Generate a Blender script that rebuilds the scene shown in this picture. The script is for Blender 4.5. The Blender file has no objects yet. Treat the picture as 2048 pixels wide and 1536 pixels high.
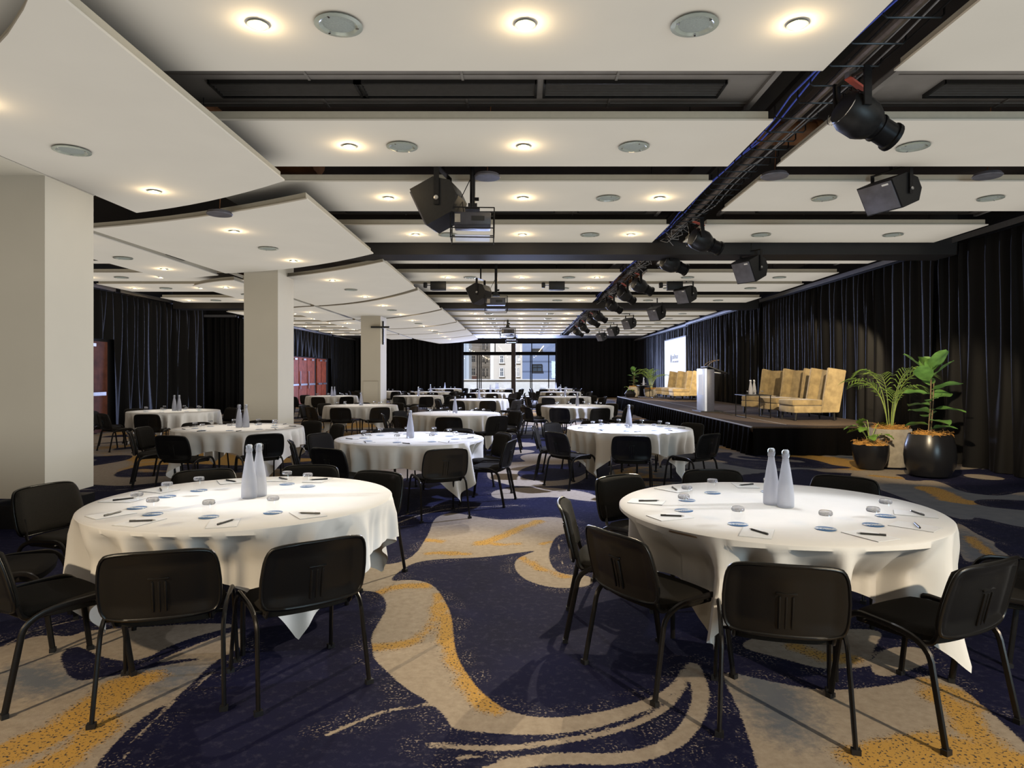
import bpy, bmesh, math, random
import numpy as np
from mathutils import Vector, Matrix
random.seed(7)
PI = math.pi
SC = bpy.context.scene
COL = SC.collection

# ------------------------------------------------------------------ camera, world, lights, exposure
F_PX, PX0, PY0, CAM_H = 1329.0, 1041.0, 749.0, 1.53
cam_d = bpy.data.cameras.new('camera'); cam = bpy.data.objects.new('camera', cam_d); COL.objects.link(cam)
cam.location = (0, 0, CAM_H); cam.rotation_euler = (PI/2, 0, 0)
cam_d.sensor_width = 36; cam_d.lens = F_PX/2048*36
cam_d.shift_x = -(PX0-1024)/2048; cam_d.shift_y = -(768-PY0)/2048
cam_d.clip_start = 0.05; cam_d.clip_end = 400
SC.camera = cam
SC.view_settings.view_transform = 'Standard'; SC.view_settings.look = 'None'
SC.view_settings.gamma = 1.0; SC.view_settings.use_curve_mapping = False
SC.view_settings.exposure = 0.0

W = bpy.data.worlds.new('ambient_fill'); SC.world = W; W.use_nodes = True  # added fill: colours chosen by direction to light the room's surfaces
wn = W.node_tree; wn.nodes.clear()
w_out = wn.nodes.new('ShaderNodeOutputWorld'); w_bg = wn.nodes.new('ShaderNodeBackground')
w_tc = wn.nodes.new('ShaderNodeTexCoord'); w_sep = wn.nodes.new('ShaderNodeSeparateXYZ')
wn.links.new(w_tc.outputs['Generated'], w_sep.inputs[0])
def w_range(sock, a, b):
    n = wn.nodes.new('ShaderNodeMapRange'); n.inputs[1].default_value = a; n.inputs[2].default_value = b
    wn.links.new(w_sep.outputs[sock], n.inputs[0]); return n.outputs[0]
def w_mix(f, a, b):
    n = wn.nodes.new('ShaderNodeMix'); n.data_type = 'RGBA'; wn.links.new(f, n.inputs[0])
    for i, q in ((6, a), (7, b)):
        if isinstance(q, tuple): n.inputs[i].default_value = (*q, 1)
        else: wn.links.new(q, n.inputs[i])
    return n.outputs[2]
horizon = w_mix(w_range('X', 0.0, 0.8), (0.34, 0.255, 0.16), (2.2, 2.14, 2.0))      # warm lamp side, pale stage side
horizon = w_mix(w_range('Y', -0.15, -0.8), horizon, (0.25, 0.175, 0.10))
horizon = w_mix(w_range('Y', 0.2, 1.0), horizon, (0.30, 0.34, 0.52))                   # cool window side
w_col = w_mix(w_range('Z', -0.25, -0.78), horizon, (0.99, 0.945, 0.86))                   # lit tables and carpet below
w_col = w_mix(w_range('Z', 0.02, 0.5), w_col, (0.20, 0.18, 0.16))
wn.links.new(w_col, w_bg.inputs[0]); w_bg.inputs[1].default_value = 1.0
wn.links.new(w_bg.outputs[0], w_out.inputs[0])
# ambient light inside the deep room
W.light_settings.ao_factor = 0.9; W.light_settings.distance = 1.1
SC.cycles.use_fast_gi = True; SC.cycles.fast_gi_method = 'REPLACE'
SC.cycles.ao_bounces = 1; SC.cycles.ao_bounces_render = 1
SC.cycles.max_bounces = 8; SC.cycles.diffuse_bounces = 3; SC.cycles.glossy_bounces = 3
SC.cycles.transmission_bounces = 8; SC.cycles.transparent_max_bounces = 8
SC.cycles.caustics_reflective = False; SC.cycles.caustics_refractive = False
SC.cycles.sample_clamp_indirect = 4.0; SC.cycles.sample_clamp_direct = 0.0
SC.cycles.use_denoising = True
try: SC.cycles.denoiser = 'OPENIMAGEDENOISE'
except Exception: pass

def light(name, kind, loc, energy, color, size=0.1, rot=None, target=None, **kw):
    d = bpy.data.lights.new(name, kind); d.energy = energy*(3.2 if kind == 'SPOT' else 1.0); d.color = color
    if kind == 'AREA':
        d.shape = 'RECTANGLE'; d.size = size[0]; d.size_y = size[1]
    elif kind == 'SUN': d.angle = size
    else: d.shadow_soft_size = size
    for k, v in kw.items(): setattr(d, k, v)
    o = bpy.data.objects.new(name, d); COL.objects.link(o); o.location = loc
    if target is not None:
        o.rotation_euler = (Vector(target)-Vector(loc)).to_track_quat('-Z', 'Y').to_euler()
    elif rot: o.rotation_euler = rot
    return o
# daylight through the far windows, daylight from the windows behind the photographer
light('daylight_far_window', 'AREA', (-0.7, 47.0, 3.0), 6500, (0.50, 0.60, 1.0), (6.0, 3.2), target=(-0.7, 20, 0.2))
light('daylight_rear_window', 'AREA', (5.8, -3.6, 2.2), 240, (0.62, 0.86, 1.0), (3.0, 2.4), target=(4.4, 6, 0.2))
light('street_sun', 'SUN', (0, 60, 20), 6.5, (0.88, 0.93, 1.0), 0.01, rot=(math.radians(48), 0, math.radians(-22)))
# stage lights: profiles on the track that pick out chairs, plants and tables
WARM = (1.0, 0.80, 0.52); NEUT = (1.0, 0.93, 0.82); COOL = (0.88, 0.93, 1.0)
def spot(name, loc, tgt, energy, color, ang, blend=0.5, size=0.05):
    return light(name, 'SPOT', loc, energy, color, size, target=tgt, spot_size=math.radians(ang), spot_blend=blend)
spot('profile_beam', (4.9, 9.0, 3.3), (6.35, 15.4, 1.1), 620, WARM, 34, 0.15)
spot('profile_beam', (4.6, 20.6, 3.5), (6.3, 26.6, 1.2), 700, WARM, 34, 0.2)
spot('profile_beam', (2.8, 5.1, 3.5), (6.2, 10.4, 0.9), 560, WARM, 28, 0.5)
spot('profile_beam', (2.6, 14.8, 3.5), (4.9, 18, 1.1), 330, (0.8, 0.86, 1.0), 22, 0.4)

# ------------------------------------------------------------------ materials
def nt(name):
    m = bpy.data.materials.new(name); m.use_nodes = True
    return m, m.node_tree, m.node_tree.nodes['Principled BSDF']
def mat(name, col, rough=0.6, metal=0.0, noise=0.0, nscale=20.0, bump=0.0, bscale=200.0, **kw):
    m, t, b = nt(name)
    b.inputs['Base Color'].default_value = (*col, 1); b.inputs['Roughness'].default_value = rough
    b.inputs['Metallic'].default_value = metal
    for k, v in kw.items():
        b.inputs[k.replace('_', ' ')].default_value = v
    tc = None
    if noise or bump:
        tc = t.nodes.new('ShaderNodeTexCoord')
    if noise:
        n = t.nodes.new('ShaderNodeTexNoise'); n.inputs['Scale'].default_value = nscale; n.inputs['Detail'].default_value = 4
        t.links.new(tc.outputs['Object'], n.inputs['Vector'])
        r = t.nodes.new('ShaderNodeValToRGB')
        r.color_ramp.elements[0].position = 0.3; r.color_ramp.elements[1].position = 0.7
        r.color_ramp.elements[0].color = (*[c*(1-noise) for c in col], 1)
        r.color_ramp.elements[1].color = (*[min(1, c*(1+noise)) for c in col], 1)
        t.links.new(n.outputs['Fac'], r.inputs[0]); t.links.new(r.outputs[0], b.inputs['Base Color'])
    if bump:
        n = t.nodes.new('ShaderNodeTexNoise'); n.inputs['Scale'].default_value = bscale
        t.links.new(tc.outputs['Object'], n.inputs['Vector'])
        bp = t.nodes.new('ShaderNodeBump'); bp.inputs['Strength'].default_value = bump; bp.inputs['Distance'].default_value = 0.002
        t.links.new(n.outputs['Fac'], bp.inputs['Height']); t.links.new(bp.outputs[0], b.inputs['Normal'])
    return m
def emis(name, col, s, base=(0.8, 0.8, 0.8)):
    m, t, b = nt(name)
    b.inputs['Base Color'].default_value = (*base, 1)
    b.inputs['Emission Color'].default_value = (*col, 1); b.inputs['Emission Strength'].default_value = s
    return m
M = {}
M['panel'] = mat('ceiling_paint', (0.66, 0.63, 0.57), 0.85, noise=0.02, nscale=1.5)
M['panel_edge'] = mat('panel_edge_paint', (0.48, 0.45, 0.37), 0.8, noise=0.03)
M['slab'] = mat('ceiling_void', (0.035, 0.022, 0.015), 0.9, noise=0.4, nscale=1.2)
M['duct'] = mat('duct_copper_brown', (0.20, 0.09, 0.04), 0.5, 0.4, noise=0.4, nscale=3)
M['acgrey'] = mat('dark_grey_ceiling_tile', (0.19, 0.178, 0.17), 0.6, noise=0.1, nscale=4)
M['slat'] = mat('grille_slat', (0.05, 0.048, 0.047), 0.5, noise=0.1)
M['beam'] = mat('beam_black', (0.02, 0.018, 0.018), 0.6, noise=0.2, nscale=2)
M['column'] = mat('column_paint', (0.60, 0.57, 0.49), 0.75, noise=0.02, nscale=2)
M['black'] = mat('black_paint', (0.012, 0.012, 0.013), 0.45, noise=0.2, nscale=30)
M['frame'] = mat('window_frame_black', (0.008, 0.008, 0.009), 0.9, noise=0.1, Specular_IOR_Level=0.0)
M['blackmetal'] = mat('black_metal', (0.018, 0.018, 0.02), 0.35, 0.6, noise=0.15, nscale=40)
M['chairframe'] = mat('chair_frame_black', (0.02, 0.018, 0.017), 0.3, 0.5, noise=0.1, nscale=50)
M['chairplastic'] = mat('chair_back_plastic', (0.006, 0.0055, 0.005), 0.36, bump=0.15, bscale=600)
M['chairfabric'] = mat('chair_fabric', (0.017, 0.015, 0.0125), 0.95, noise=0.3, nscale=300, bump=0.4, bscale=900, Specular_IOR_Level=0.15)
M['cloth'] = mat('tablecloth_white', (0.78, 0.76, 0.73), 0.8, noise=0.02, nscale=6, bump=0.1, bscale=400)
M['wood'] = mat('table_plywood', (0.30, 0.2, 0.12), 0.5, noise=0.2, nscale=12)
M['tan'] = mat('tan_velvet', (0.40, 0.30, 0.15), 0.75, noise=0.28, nscale=7, Sheen_Weight=0.5)
M['tan_dark'] = mat('tan_velvet_seat', (0.34, 0.25, 0.12), 0.75, noise=0.3, nscale=7, Sheen_Weight=0.5)
M['stage'] = mat('stage_carpet', (0.095, 0.064, 0.040), 0.95, noise=0.25, nscale=40)
M['white_edge'] = mat('white_tape', (0.55, 0.58, 0.62), 0.6, noise=0.05)
M['reddoor'] = mat('red_timber_door', (0.30, 0.06, 0.022), 0.5, noise=0.3, nscale=5, Specular_IOR_Level=0.15)
M['browndoor'] = mat('dark_timber_door', (0.09, 0.03, 0.018), 0.6, noise=0.3, nscale=5, Specular_IOR_Level=0.1)
M['steel'] = mat('brushed_steel', (0.55, 0.55, 0.56), 0.3, 0.9, noise=0.05)
M['chrome'] = mat('chrome_wire', (0.7, 0.7, 0.72), 0.15, 1.0, noise=0.02)
M['wall'] = mat('dark_wall', (0.012, 0.012, 0.015), 0.8, noise=0.2, nscale=1)
M['grille'] = mat('speaker_grille', (0.30, 0.34, 0.33), 0.6, noise=0.1, nscale=80)
M['ringm'] = mat('glass_ring', (0.50, 0.55, 0.50), 0.2, 0.3, noise=0.05)
M['greymesh'] = mat('grey_speaker_mesh', (0.16, 0.16, 0.19), 0.45, 0.3, noise=0.2, nscale=8)
M['lectern'] = mat('lectern_white_face', (0.62, 0.66, 0.74), 0.35, noise=0.03)
M['lectern_side'] = mat('lectern_grey', (0.06, 0.06, 0.075), 0.4, noise=0.1)
M['screen'] = emis('projection_screen', (0.93, 0.95, 0.96), 0.62, (0.25, 0.25, 0.25))
M['ink'] = mat('ink', (0.02, 0.02, 0.02), 0.6, noise=0.1)
M['lamp'] = emis('lamp_glow', (1.0, 0.82, 0.5), 14.0)
M['paper'] = mat('white_notepaper', (0.80, 0.80, 0.80), 0.7, noise=0.02)
M['pen'] = mat('dark_pen', (0.03, 0.03, 0.03), 0.3, noise=0.1)
M['silver'] = mat('pen_silver', (0.5, 0.5, 0.5), 0.25, 0.9, noise=0.05)
M['bluecable'] = mat('blue_cable', (0.05, 0.09, 0.55), 0.5, noise=0.1)
M['greycable'] = mat('grey_cable', (0.20, 0.20, 0.21), 0.5, noise=0.1)
M['pipe'] = mat('old_steel_pipe', (0.22, 0.18, 0.15), 0.4, 0.6, noise=0.2)
M['redclamp'] = mat('red_label', (0.45, 0.08, 0.05), 0.5, noise=0.1)
M['coir'] = mat('coir_mulch', (0.75, 0.38, 0.09), 0.95, noise=0.35, nscale=60, bump=1.0, bscale=150)
M['concrete'] = mat('concrete_pot', (0.42, 0.38, 0.32), 0.85, noise=0.15, nscale=14)
M['potblack'] = mat('black_glazed_pot', (0.012, 0.012, 0.014), 0.28, noise=0.1)
M['trunk'] = mat('plant_trunk', (0.20, 0.14, 0.08), 0.8, noise=0.3, nscale=50)
M['leaf'] = mat('fig_leaf', (0.14, 0.30, 0.07), 0.35, noise=0.3, nscale=9)
M['leaf2'] = mat('palm_leaf', (0.20, 0.33, 0.05), 0.45, noise=0.25, nscale=9)
M['leaf3'] = mat('philodendron_leaf', (0.16, 0.30, 0.04), 0.4, noise=0.3, nscale=12)
M['stem'] = mat('green_stem', (0.35, 0.45, 0.08), 0.5, noise=0.15, nscale=20)
M['brownpost'] = mat('brown_post', (0.045, 0.030, 0.024), 0.6, noise=0.1)
M['beige_b'] = mat('beige_render', (0.55, 0.52, 0.49), 0.9, noise=0.05, nscale=0.4)
M['white_b'] = mat('white_render', (0.68, 0.68, 0.70), 0.9, noise=0.04, nscale=0.6)
M['brick_b'] = mat('red_brick', (0.26, 0.12, 0.10), 0.9, noise=0.2, nscale=3)
M['glass_b'] = mat('dark_window_pane', (0.05, 0.07, 0.10), 0.15, noise=0.3, nscale=1)
M['parapet'] = mat('balcony_wall', (0.55, 0.56, 0.58), 0.8, noise=0.04)
def wavy(name, c1, c2, scale, axis='Z'):
    m, t, b = nt(name); b.inputs['Roughness'].default_value = 0.6
    tc = t.nodes.new('ShaderNodeTexCoord'); w = t.nodes.new('ShaderNodeTexWave')
    w.wave_type = 'BANDS'; w.bands_direction = axis; w.inputs['Scale'].default_value = scale
    t.links.new(tc.outputs['Object'], w.inputs['Vector'])
    r = t.nodes.new('ShaderNodeValToRGB'); r.color_ramp.elements[0].color = (*c1, 1); r.color_ramp.elements[1].color = (*c2, 1)
    r.color_ramp.elements[0].position = 0.02; r.color_ramp.elements[1].position = 0.12
    t.links.new(w.outputs['Fac'], r.inputs[0]); t.links.new(r.outputs[0], b.inputs['Base Color'])
    return m
M['blue_b'] = wavy('blue_grey_cladding', (0.08, 0.11, 0.20), (0.15, 0.20, 0.34), 0.28)
M['slate_b'] = wavy('slate_cladding', (0.16, 0.2, 0.28), (0.33, 0.39, 0.48), 0.6, 'X')
# drapes
def drape(name, col, sheen):
    m, t, b = nt(name)
    b.inputs['Base Color'].default_value = (*col, 1); b.inputs['Roughness'].default_value = 0.5
    b.inputs['Sheen Weight'].default_value = sheen; b.inputs['Sheen Roughness'].default_value = 0.35
    b.inputs['Sheen Tint'].default_value = (0.5, 0.53, 0.85, 1); b.inputs['Specular IOR Level'].default_value = 0.12
    tc = t.nodes.new('ShaderNodeTexCoord'); n = t.nodes.new('ShaderNodeTexNoise'); n.inputs['Scale'].default_value = 120
    t.links.new(tc.outputs['Object'], n.inputs['Vector'])
    bp = t.nodes.new('ShaderNodeBump'); bp.inputs['Strength'].default_value = 0.1; bp.inputs['Distance'].default_value = 0.002
    t.links.new(n.outputs['Fac'], bp.inputs['Height']); t.links.new(bp.outputs[0], b.inputs['Normal'])
    return m
M['drape'] = drape('black_drape', (0.0052, 0.0050, 0.0056), 0.035)
M['skirt'] = mat('black_stage_skirt', (0.006, 0.0055, 0.0055), 0.95, noise=0.2, nscale=60, Specular_IOR_Level=0.02)
def glass(name, tint, mixd, rough=0.02):
    m, t, b = nt(name)
    b.inputs['Base Color'].default_value = (*tint, 1); b.inputs['Roughness'].default_value = rough
    b.inputs['Transmission Weight'].default_value = 1.0; b.inputs['IOR'].default_value = 1.3
    tr = t.nodes.new('ShaderNodeBsdfTransparent'); mx = t.nodes.new('ShaderNodeMixShader'); mx2 = t.nodes.new('ShaderNodeMixShader')
    df = t.nodes.new('ShaderNodeBsdfDiffuse'); df.inputs[0].default_value = (0.85, 0.87, 0.95, 1)  # milky white mixed in for the pale table light refracted through glass
    out = t.nodes['Material Output']
    mx.inputs[0].default_value = 0.7 if 'bottle' in name else 0.35
    t.links.new(b.outputs[0], mx.inputs[1]); t.links.new(tr.outputs[0], mx.inputs[2])
    mx2.inputs[0].default_value = mixd
    tl = t.nodes.new('ShaderNodeBsdfTranslucent'); tl.inputs[0].default_value = (0.85, 0.87, 0.95, 1); mx3 = t.nodes.new('ShaderNodeMixShader')
    t.links.new(df.outputs[0], mx3.inputs[1]); t.links.new(tl.outputs[0], mx3.inputs[2])
    t.links.new(mx.outputs[0], mx2.inputs[1]); t.links.new(mx3.outputs[0], mx2.inputs[2])
    t.links.new(mx2.outputs[0], out.inputs[0])
    return m
M['glassbase'] = glass('tumbler_base_glass', (0.97, 0.98, 0.98), 0.18)
m_, t_, b_0 = nt('clear_tumbler_glass'); M['glass'] = m_
_tr = t_.nodes.new('ShaderNodeBsdfTransparent'); _gl = t_.nodes.new('ShaderNodeBsdfGlossy'); _gl.inputs['Roughness'].default_value = 0.05
_fr = t_.nodes.new('ShaderNodeValue'); _fr.outputs[0].default_value = 0.045; _mx = t_.nodes.new('ShaderNodeMixShader')
t_.links.new(_fr.outputs[0], _mx.inputs[0]); t_.links.new(_tr.outputs[0], _mx.inputs[1]); t_.links.new(_gl.outputs[0], _mx.inputs[2]); t_.links.new(_mx.outputs[0], t_.nodes['Material Output'].inputs[0])
M['bottle'] = glass('bottle_glass', (0.93, 0.95, 1.0), 0.58)
# coaster: blue with a pale printed band
def coaster_mat():
    m, t, b = nt('coaster_print')
    tc = t.nodes.new('ShaderNodeTexCoord'); sp = t.nodes.new('ShaderNodeSeparateXYZ'); t.links.new(tc.outputs['Object'], sp.inputs[0])
    ab = t.nodes.new('ShaderNodeMath'); ab.operation = 'ABSOLUTE'; t.links.new(sp.outputs['Y'], ab.inputs[0])
    ls = t.nodes.new('ShaderNodeMath'); ls.operation = 'LESS_THAN'; ls.inputs[1].default_value = 0.019; t.links.new(ab.outputs[0], ls.inputs[0])
    n = t.nodes.new('ShaderNodeTexNoise'); n.inputs['Scale'].default_value = 90; t.links.new(tc.outputs['Object'], n.inputs['Vector'])
    gt = t.nodes.new('ShaderNodeMath'); gt.operation = 'GREATER_THAN'; gt.inputs[1].default_value = 0.42; t.links.new(n.outputs['Fac'], gt.inputs[0])
    ml = t.nodes.new('ShaderNodeMath'); ml.operation = 'MULTIPLY'; t.links.new(ls.outputs[0], ml.inputs[0]); t.links.new(gt.outputs[0], ml.inputs[1])
    mx = t.nodes.new('ShaderNodeMix'); mx.data_type = 'RGBA'; t.links.new(ml.outputs[0], mx.inputs[0])
    mx.inputs[6].default_value = (0.055, 0.16, 0.36, 1); mx.inputs[7].default_value = (0.7, 0.74, 0.78, 1)
    t.links.new(mx.outputs[2], b.inputs['Base Color']); b.inputs['Roughness'].default_value = 0.5
    return m
M['coaster'] = coaster_mat()

# ------------------------------------------------------------------ mesh helpers
class G:
    def __init__(s): s.v = []; s.f = []
    def add(s, vs, fs, mx=None):
        o = len(s.v)
        s.v += [tuple(mx @ Vector(p)) if mx is not None else tuple(p) for p in vs]
        s.f += [tuple(i+o for i in f) for f in fs]; return s
    def box(s, c, d, rot=None, mx=None):
        x, y, z = d[0]/2, d[1]/2, d[2]/2
        vs = [Vector((a*x, b*y, e_*z)) for e_ in (-1, 1) for b in (-1, 1) for a in (-1, 1)]
        m = Matrix.Translation(c)
        if rot: m = m @ Matrix.Rotation(rot[2], 4, 'Z') @ Matrix.Rotation(rot[1], 4, 'Y') @ Matrix.Rotation(rot[0], 4, 'X')
        if mx is not None: m = mx @ m
        return s.add(vs, [(0, 2, 3, 1), (4, 5, 7, 6), (0, 1, 5, 4), (2, 6, 7, 3), (0, 4, 6, 2), (1, 3, 7, 5)], m)
    def rbox(s, c, d, r=0.02, seg=3, mx=None, rot=None):
        bm = bmesh.new(); bmesh.ops.create_cube(bm, size=1)
        for v in bm.verts: v.co = Vector((v.co.x*d[0], v.co.y*d[1], v.co.z*d[2]))
        bmesh.ops.bevel(bm, geom=bm.edges[:], offset=min(r, min(d)/2*0.95), segments=seg, affect='EDGES', profile=0.5)
        m = Matrix.Translation(c)
        if rot: m = m @ Matrix.Rotation(rot[2], 4, 'Z') @ Matrix.Rotation(rot[1], 4, 'Y') @ Matrix.Rotation(rot[0], 4, 'X')
        if mx is not None: m = mx @ m
        bm.verts.index_update()
        s.add([v.co.copy() for v in bm.verts], [tuple(v.index for v in f.verts) for f in bm.faces], m); bm.free(); return s
    def tube(s, pts, r, seg=8, ry=None, cap=True, mx=None):
        pts = [Vector(p) for p in pts]; n = len(pts); rs = r if isinstance(r, (list, tuple)) else [r]*n
        vs = []; up = None
        for i, p in enumerate(pts):
            t = (pts[min(i+1, n-1)]-pts[max(i-1, 0)]).normalized()
            if up is None:
                up = Vector((1, 0, 0)) if abs(t.x) < 0.9 else Vector((0, 1, 0))
            b = t.cross(up)
            if b.length < 1e-5: b = t.orthogonal()
            b.normalize(); a = b.cross(t).normalized(); up = a
            for k in range(seg):
                an = 2*PI*k/seg
                vs.append(p + a*math.cos(an)*rs[i] + b*math.sin(an)*(rs[i] if ry is None else ry))
        fs = [(i*seg+k, i*seg+(k+1) % seg, (i+1)*seg+(k+1) % seg, (i+1)*seg+k) for i in range(n-1) for k in range(seg)]
        if cap: fs += [tuple(range(seg))[::-1], tuple((n-1)*seg+k for k in range(seg))]
        return s.add(vs, fs, mx)
    def lathe(s, prof, seg=24, mx=None, cap=True):
        vs = [(r*math.cos(2*PI*k/seg), r*math.sin(2*PI*k/seg), z) for r, z in prof for k in range(seg)]
        n = len(prof)
        fs = [(i*seg+k, i*seg+(k+1) % seg, (i+1)*seg+(k+1) % seg, (i+1)*seg+k) for i in range(n-1) for k in range(seg)]
        if cap: fs += [tuple(range(seg))[::-1], tuple((n-1)*seg+k for k in range(seg))]
        return s.add(vs, fs, mx)
    def prism(s, poly, z0, z1, mx=None):
        n = len(poly)
        vs = [(x, y, z0) for x, y in poly] + [(x, y, z1) for x, y in poly]
        return s.add(vs, [tuple(range(n))[::-1], tuple(range(n, 2*n))] + [(i, (i+1) % n, n+(i+1) % n, n+i) for i in range(n)], mx)
    def grid(s, P, mx=None, thick=None):
        h, w = len(P), len(P[0]); vs = [p for row in P for p in row]
        return s.add(vs, [(i*w+j, i*w+j+1, (i+1)*w+j+1, (i+1)*w+j) for i in range(h-1) for j in range(w-1)], mx)
    def mesh(s, name, m, smooth=35):
        me = bpy.data.meshes.new(name); me.from_pydata(s.v, [], s.f); me.materials.append(m)
        bm = bmesh.new(); bm.from_mesh(me); bmesh.ops.recalc_face_normals(bm, faces=bm.faces[:]); bm.to_mesh(me); bm.free()
        if smooth:
            me.shade_smooth(); me.set_sharp_from_angle(angle=math.radians(smooth))
        return me
    def obj(s, name, m, parent=None, smooth=35):
        o = bpy.data.objects.new(name, s.mesh(name, m, smooth)); COL.objects.link(o)
        if parent is not None: o.parent = parent
        return o
def arc(p0, p1, p2, n=6):
    p0, p1, p2 = Vector(p0), Vector(p1), Vector(p2)
    return [(1-t)**2*p0+2*t*(1-t)*p1+t*t*p2 for t in [i/n for i in range(n+1)]]
def tag(o, label, cat, group=None, kind=None):
    if label: o['label'] = label
    if cat: o['category'] = cat
    if group: o['group'] = group
    if kind: o['kind'] = kind
    return o
def thing(name, label, cat, loc=(0, 0, 0), rz=0.0, group=None):
    o = bpy.data.objects.new(name, None); COL.objects.link(o); o.location = loc; o.rotation_euler = (0, 0, rz)
    o.empty_display_size = 0.1
    return tag(o, label, cat, group)
def struct(g, name, m, parent=None, smooth=0):
    o = g.obj(name, m, parent, smooth)
    if parent is None: o['kind'] = 'structure'
    return o
def kids(o): return CH.get(o.name, []) 
CH = {}
def tree(o, parent=None):
    c = o.copy(); COL.objects.link(c); c.parent = parent
    for ch in [x for x in ALLK.get(o.name, [])]: tree(ch, c)
    return c
ALLK = {}
def freeze(root):       # remember the children of a prototype so that copying is quick
    ALLK[root.name] = list(root.children)
    for c in root.children: freeze(c)
    return root
USED = set()
def place(proto, loc, rz, label, group=None, scale=None, rot=None):
    if proto.name not in USED: USED.add(proto.name); o = proto
    else: o = tree(proto)
    o.location = loc; o.rotation_euler = rot if rot else (0, 0, rz)
    if scale: o.scale = (scale,)*3 if not isinstance(scale, tuple) else scale
    o['label'] = label
    if group: o['group'] = group
    elif 'group' in o: del o['group']
    return o
def uncoil(): pass
def px(x, D): return (x-PX0)*D/F_PX
def fl(x, y, h=CAM_H): D = F_PX*h/(y-PY0); return ((x-PX0)*D/F_PX, D)
ORD = ['first', 'second', 'third', 'fourth', 'fifth', 'sixth', 'seventh', 'eighth', 'ninth', 'tenth', 'eleventh', 'twelfth', 'thirteenth', 'fourteenth', 'fifteenth', 'sixteenth']

# ------------------------------------------------------------------ carpet
XL, XR, YF, YE = -12.6, 8.0, -4.5, 44.0
def vnoise(x, y, seed):
    rs = np.random.RandomState(seed); T = rs.rand(64, 64)
    xi = np.floor(x).astype(int); yi = np.floor(y).astype(int); fx = x-xi; fy = y-yi
    fx = fx*fx*(3-2*fx); fy = fy*fy*(3-2*fy)
    a = T[xi % 64, yi % 64]; b = T[(xi+1) % 64, yi % 64]; c = T[xi % 64, (yi+1) % 64]; d = T[(xi+1) % 64, (yi+1) % 64]
    return (a*(1-fx)+b*fx)*(1-fy)+(c*(1-fx)+d*fx)*fy
def fbm(x, y, s, o=3):
    r = 0; a = 0.5
    for k in range(o):
        r = r+a*vnoise(x+17.3*k, y+9.1*k, s+k); x = x*2; y = y*2; a *= 0.5
    return r/(1-0.5**o)
def sdf_poly(X, Y, P):
    P = np.array(P, float); d = np.full(X.shape, 1e9); ins = np.zeros(X.shape, bool)
    n = len(P)
    for i in range(n):
        x0, y0 = P[i]; x1, y1 = P[(i+1) % n]; ex, ey = x1-x0, y1-y0
        t = np.clip(((X-x0)*ex+(Y-y0)*ey)/(ex*ex+ey*ey+1e-12), 0, 1)
        d = np.minimum(d, (X-x0-t*ex)**2+(Y-y0-t*ey)**2)
        c = ((y0 > Y) != (y1 > Y)) & (X < (x1-x0)*(Y-y0)/(y1-y0+1e-12)+x0)
        ins ^= c
    d = np.sqrt(d)
    return np.where(ins, d, -d)
def sdf_line(X, Y, P, w):
    P = np.array(P, float); d = np.full(X.shape, 1e9)
    for i in range(len(P)-1):
        x0, y0 = P[i]; x1, y1 = P[i+1]; ex, ey = x1-x0, y1-y0
        t = np.clip(((X-x0)*ex+(Y-y0)*ey)/(ex*ex+ey*ey+1e-12), 0, 1)
        d = np.minimum(d, (X-x0-t*ex)**2+(Y-y0-t*ey)**2)
    return w-np.sqrt(d)
def smooth_pts(P, closed, it=2):
    for _ in range(it):
        Q = []; n = len(P)
        for i in range(n if closed else n-1):
            a = P[i]; b = P[(i+1) % n]
            Q += [(0.75*a[0]+0.25*b[0], 0.75*a[1]+0.25*b[1]), (0.25*a[0]+0.75*b[0], 0.25*a[1]+0.75*b[1])]
        P = Q if closed else [P[0]]+Q+[P[-1]]
    return P
def cpts(L, ox, oy, s): return [fl(ox+x/s, oy+y/s) for x, y in L]     # outline of a woven shape -> metres on the carpet
C3 = (700, 800, 2.0875); C1 = (0, 900, 2.2756); C2 = (1100, 900, 2.1603); FU = (0, 0, 1)
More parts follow.
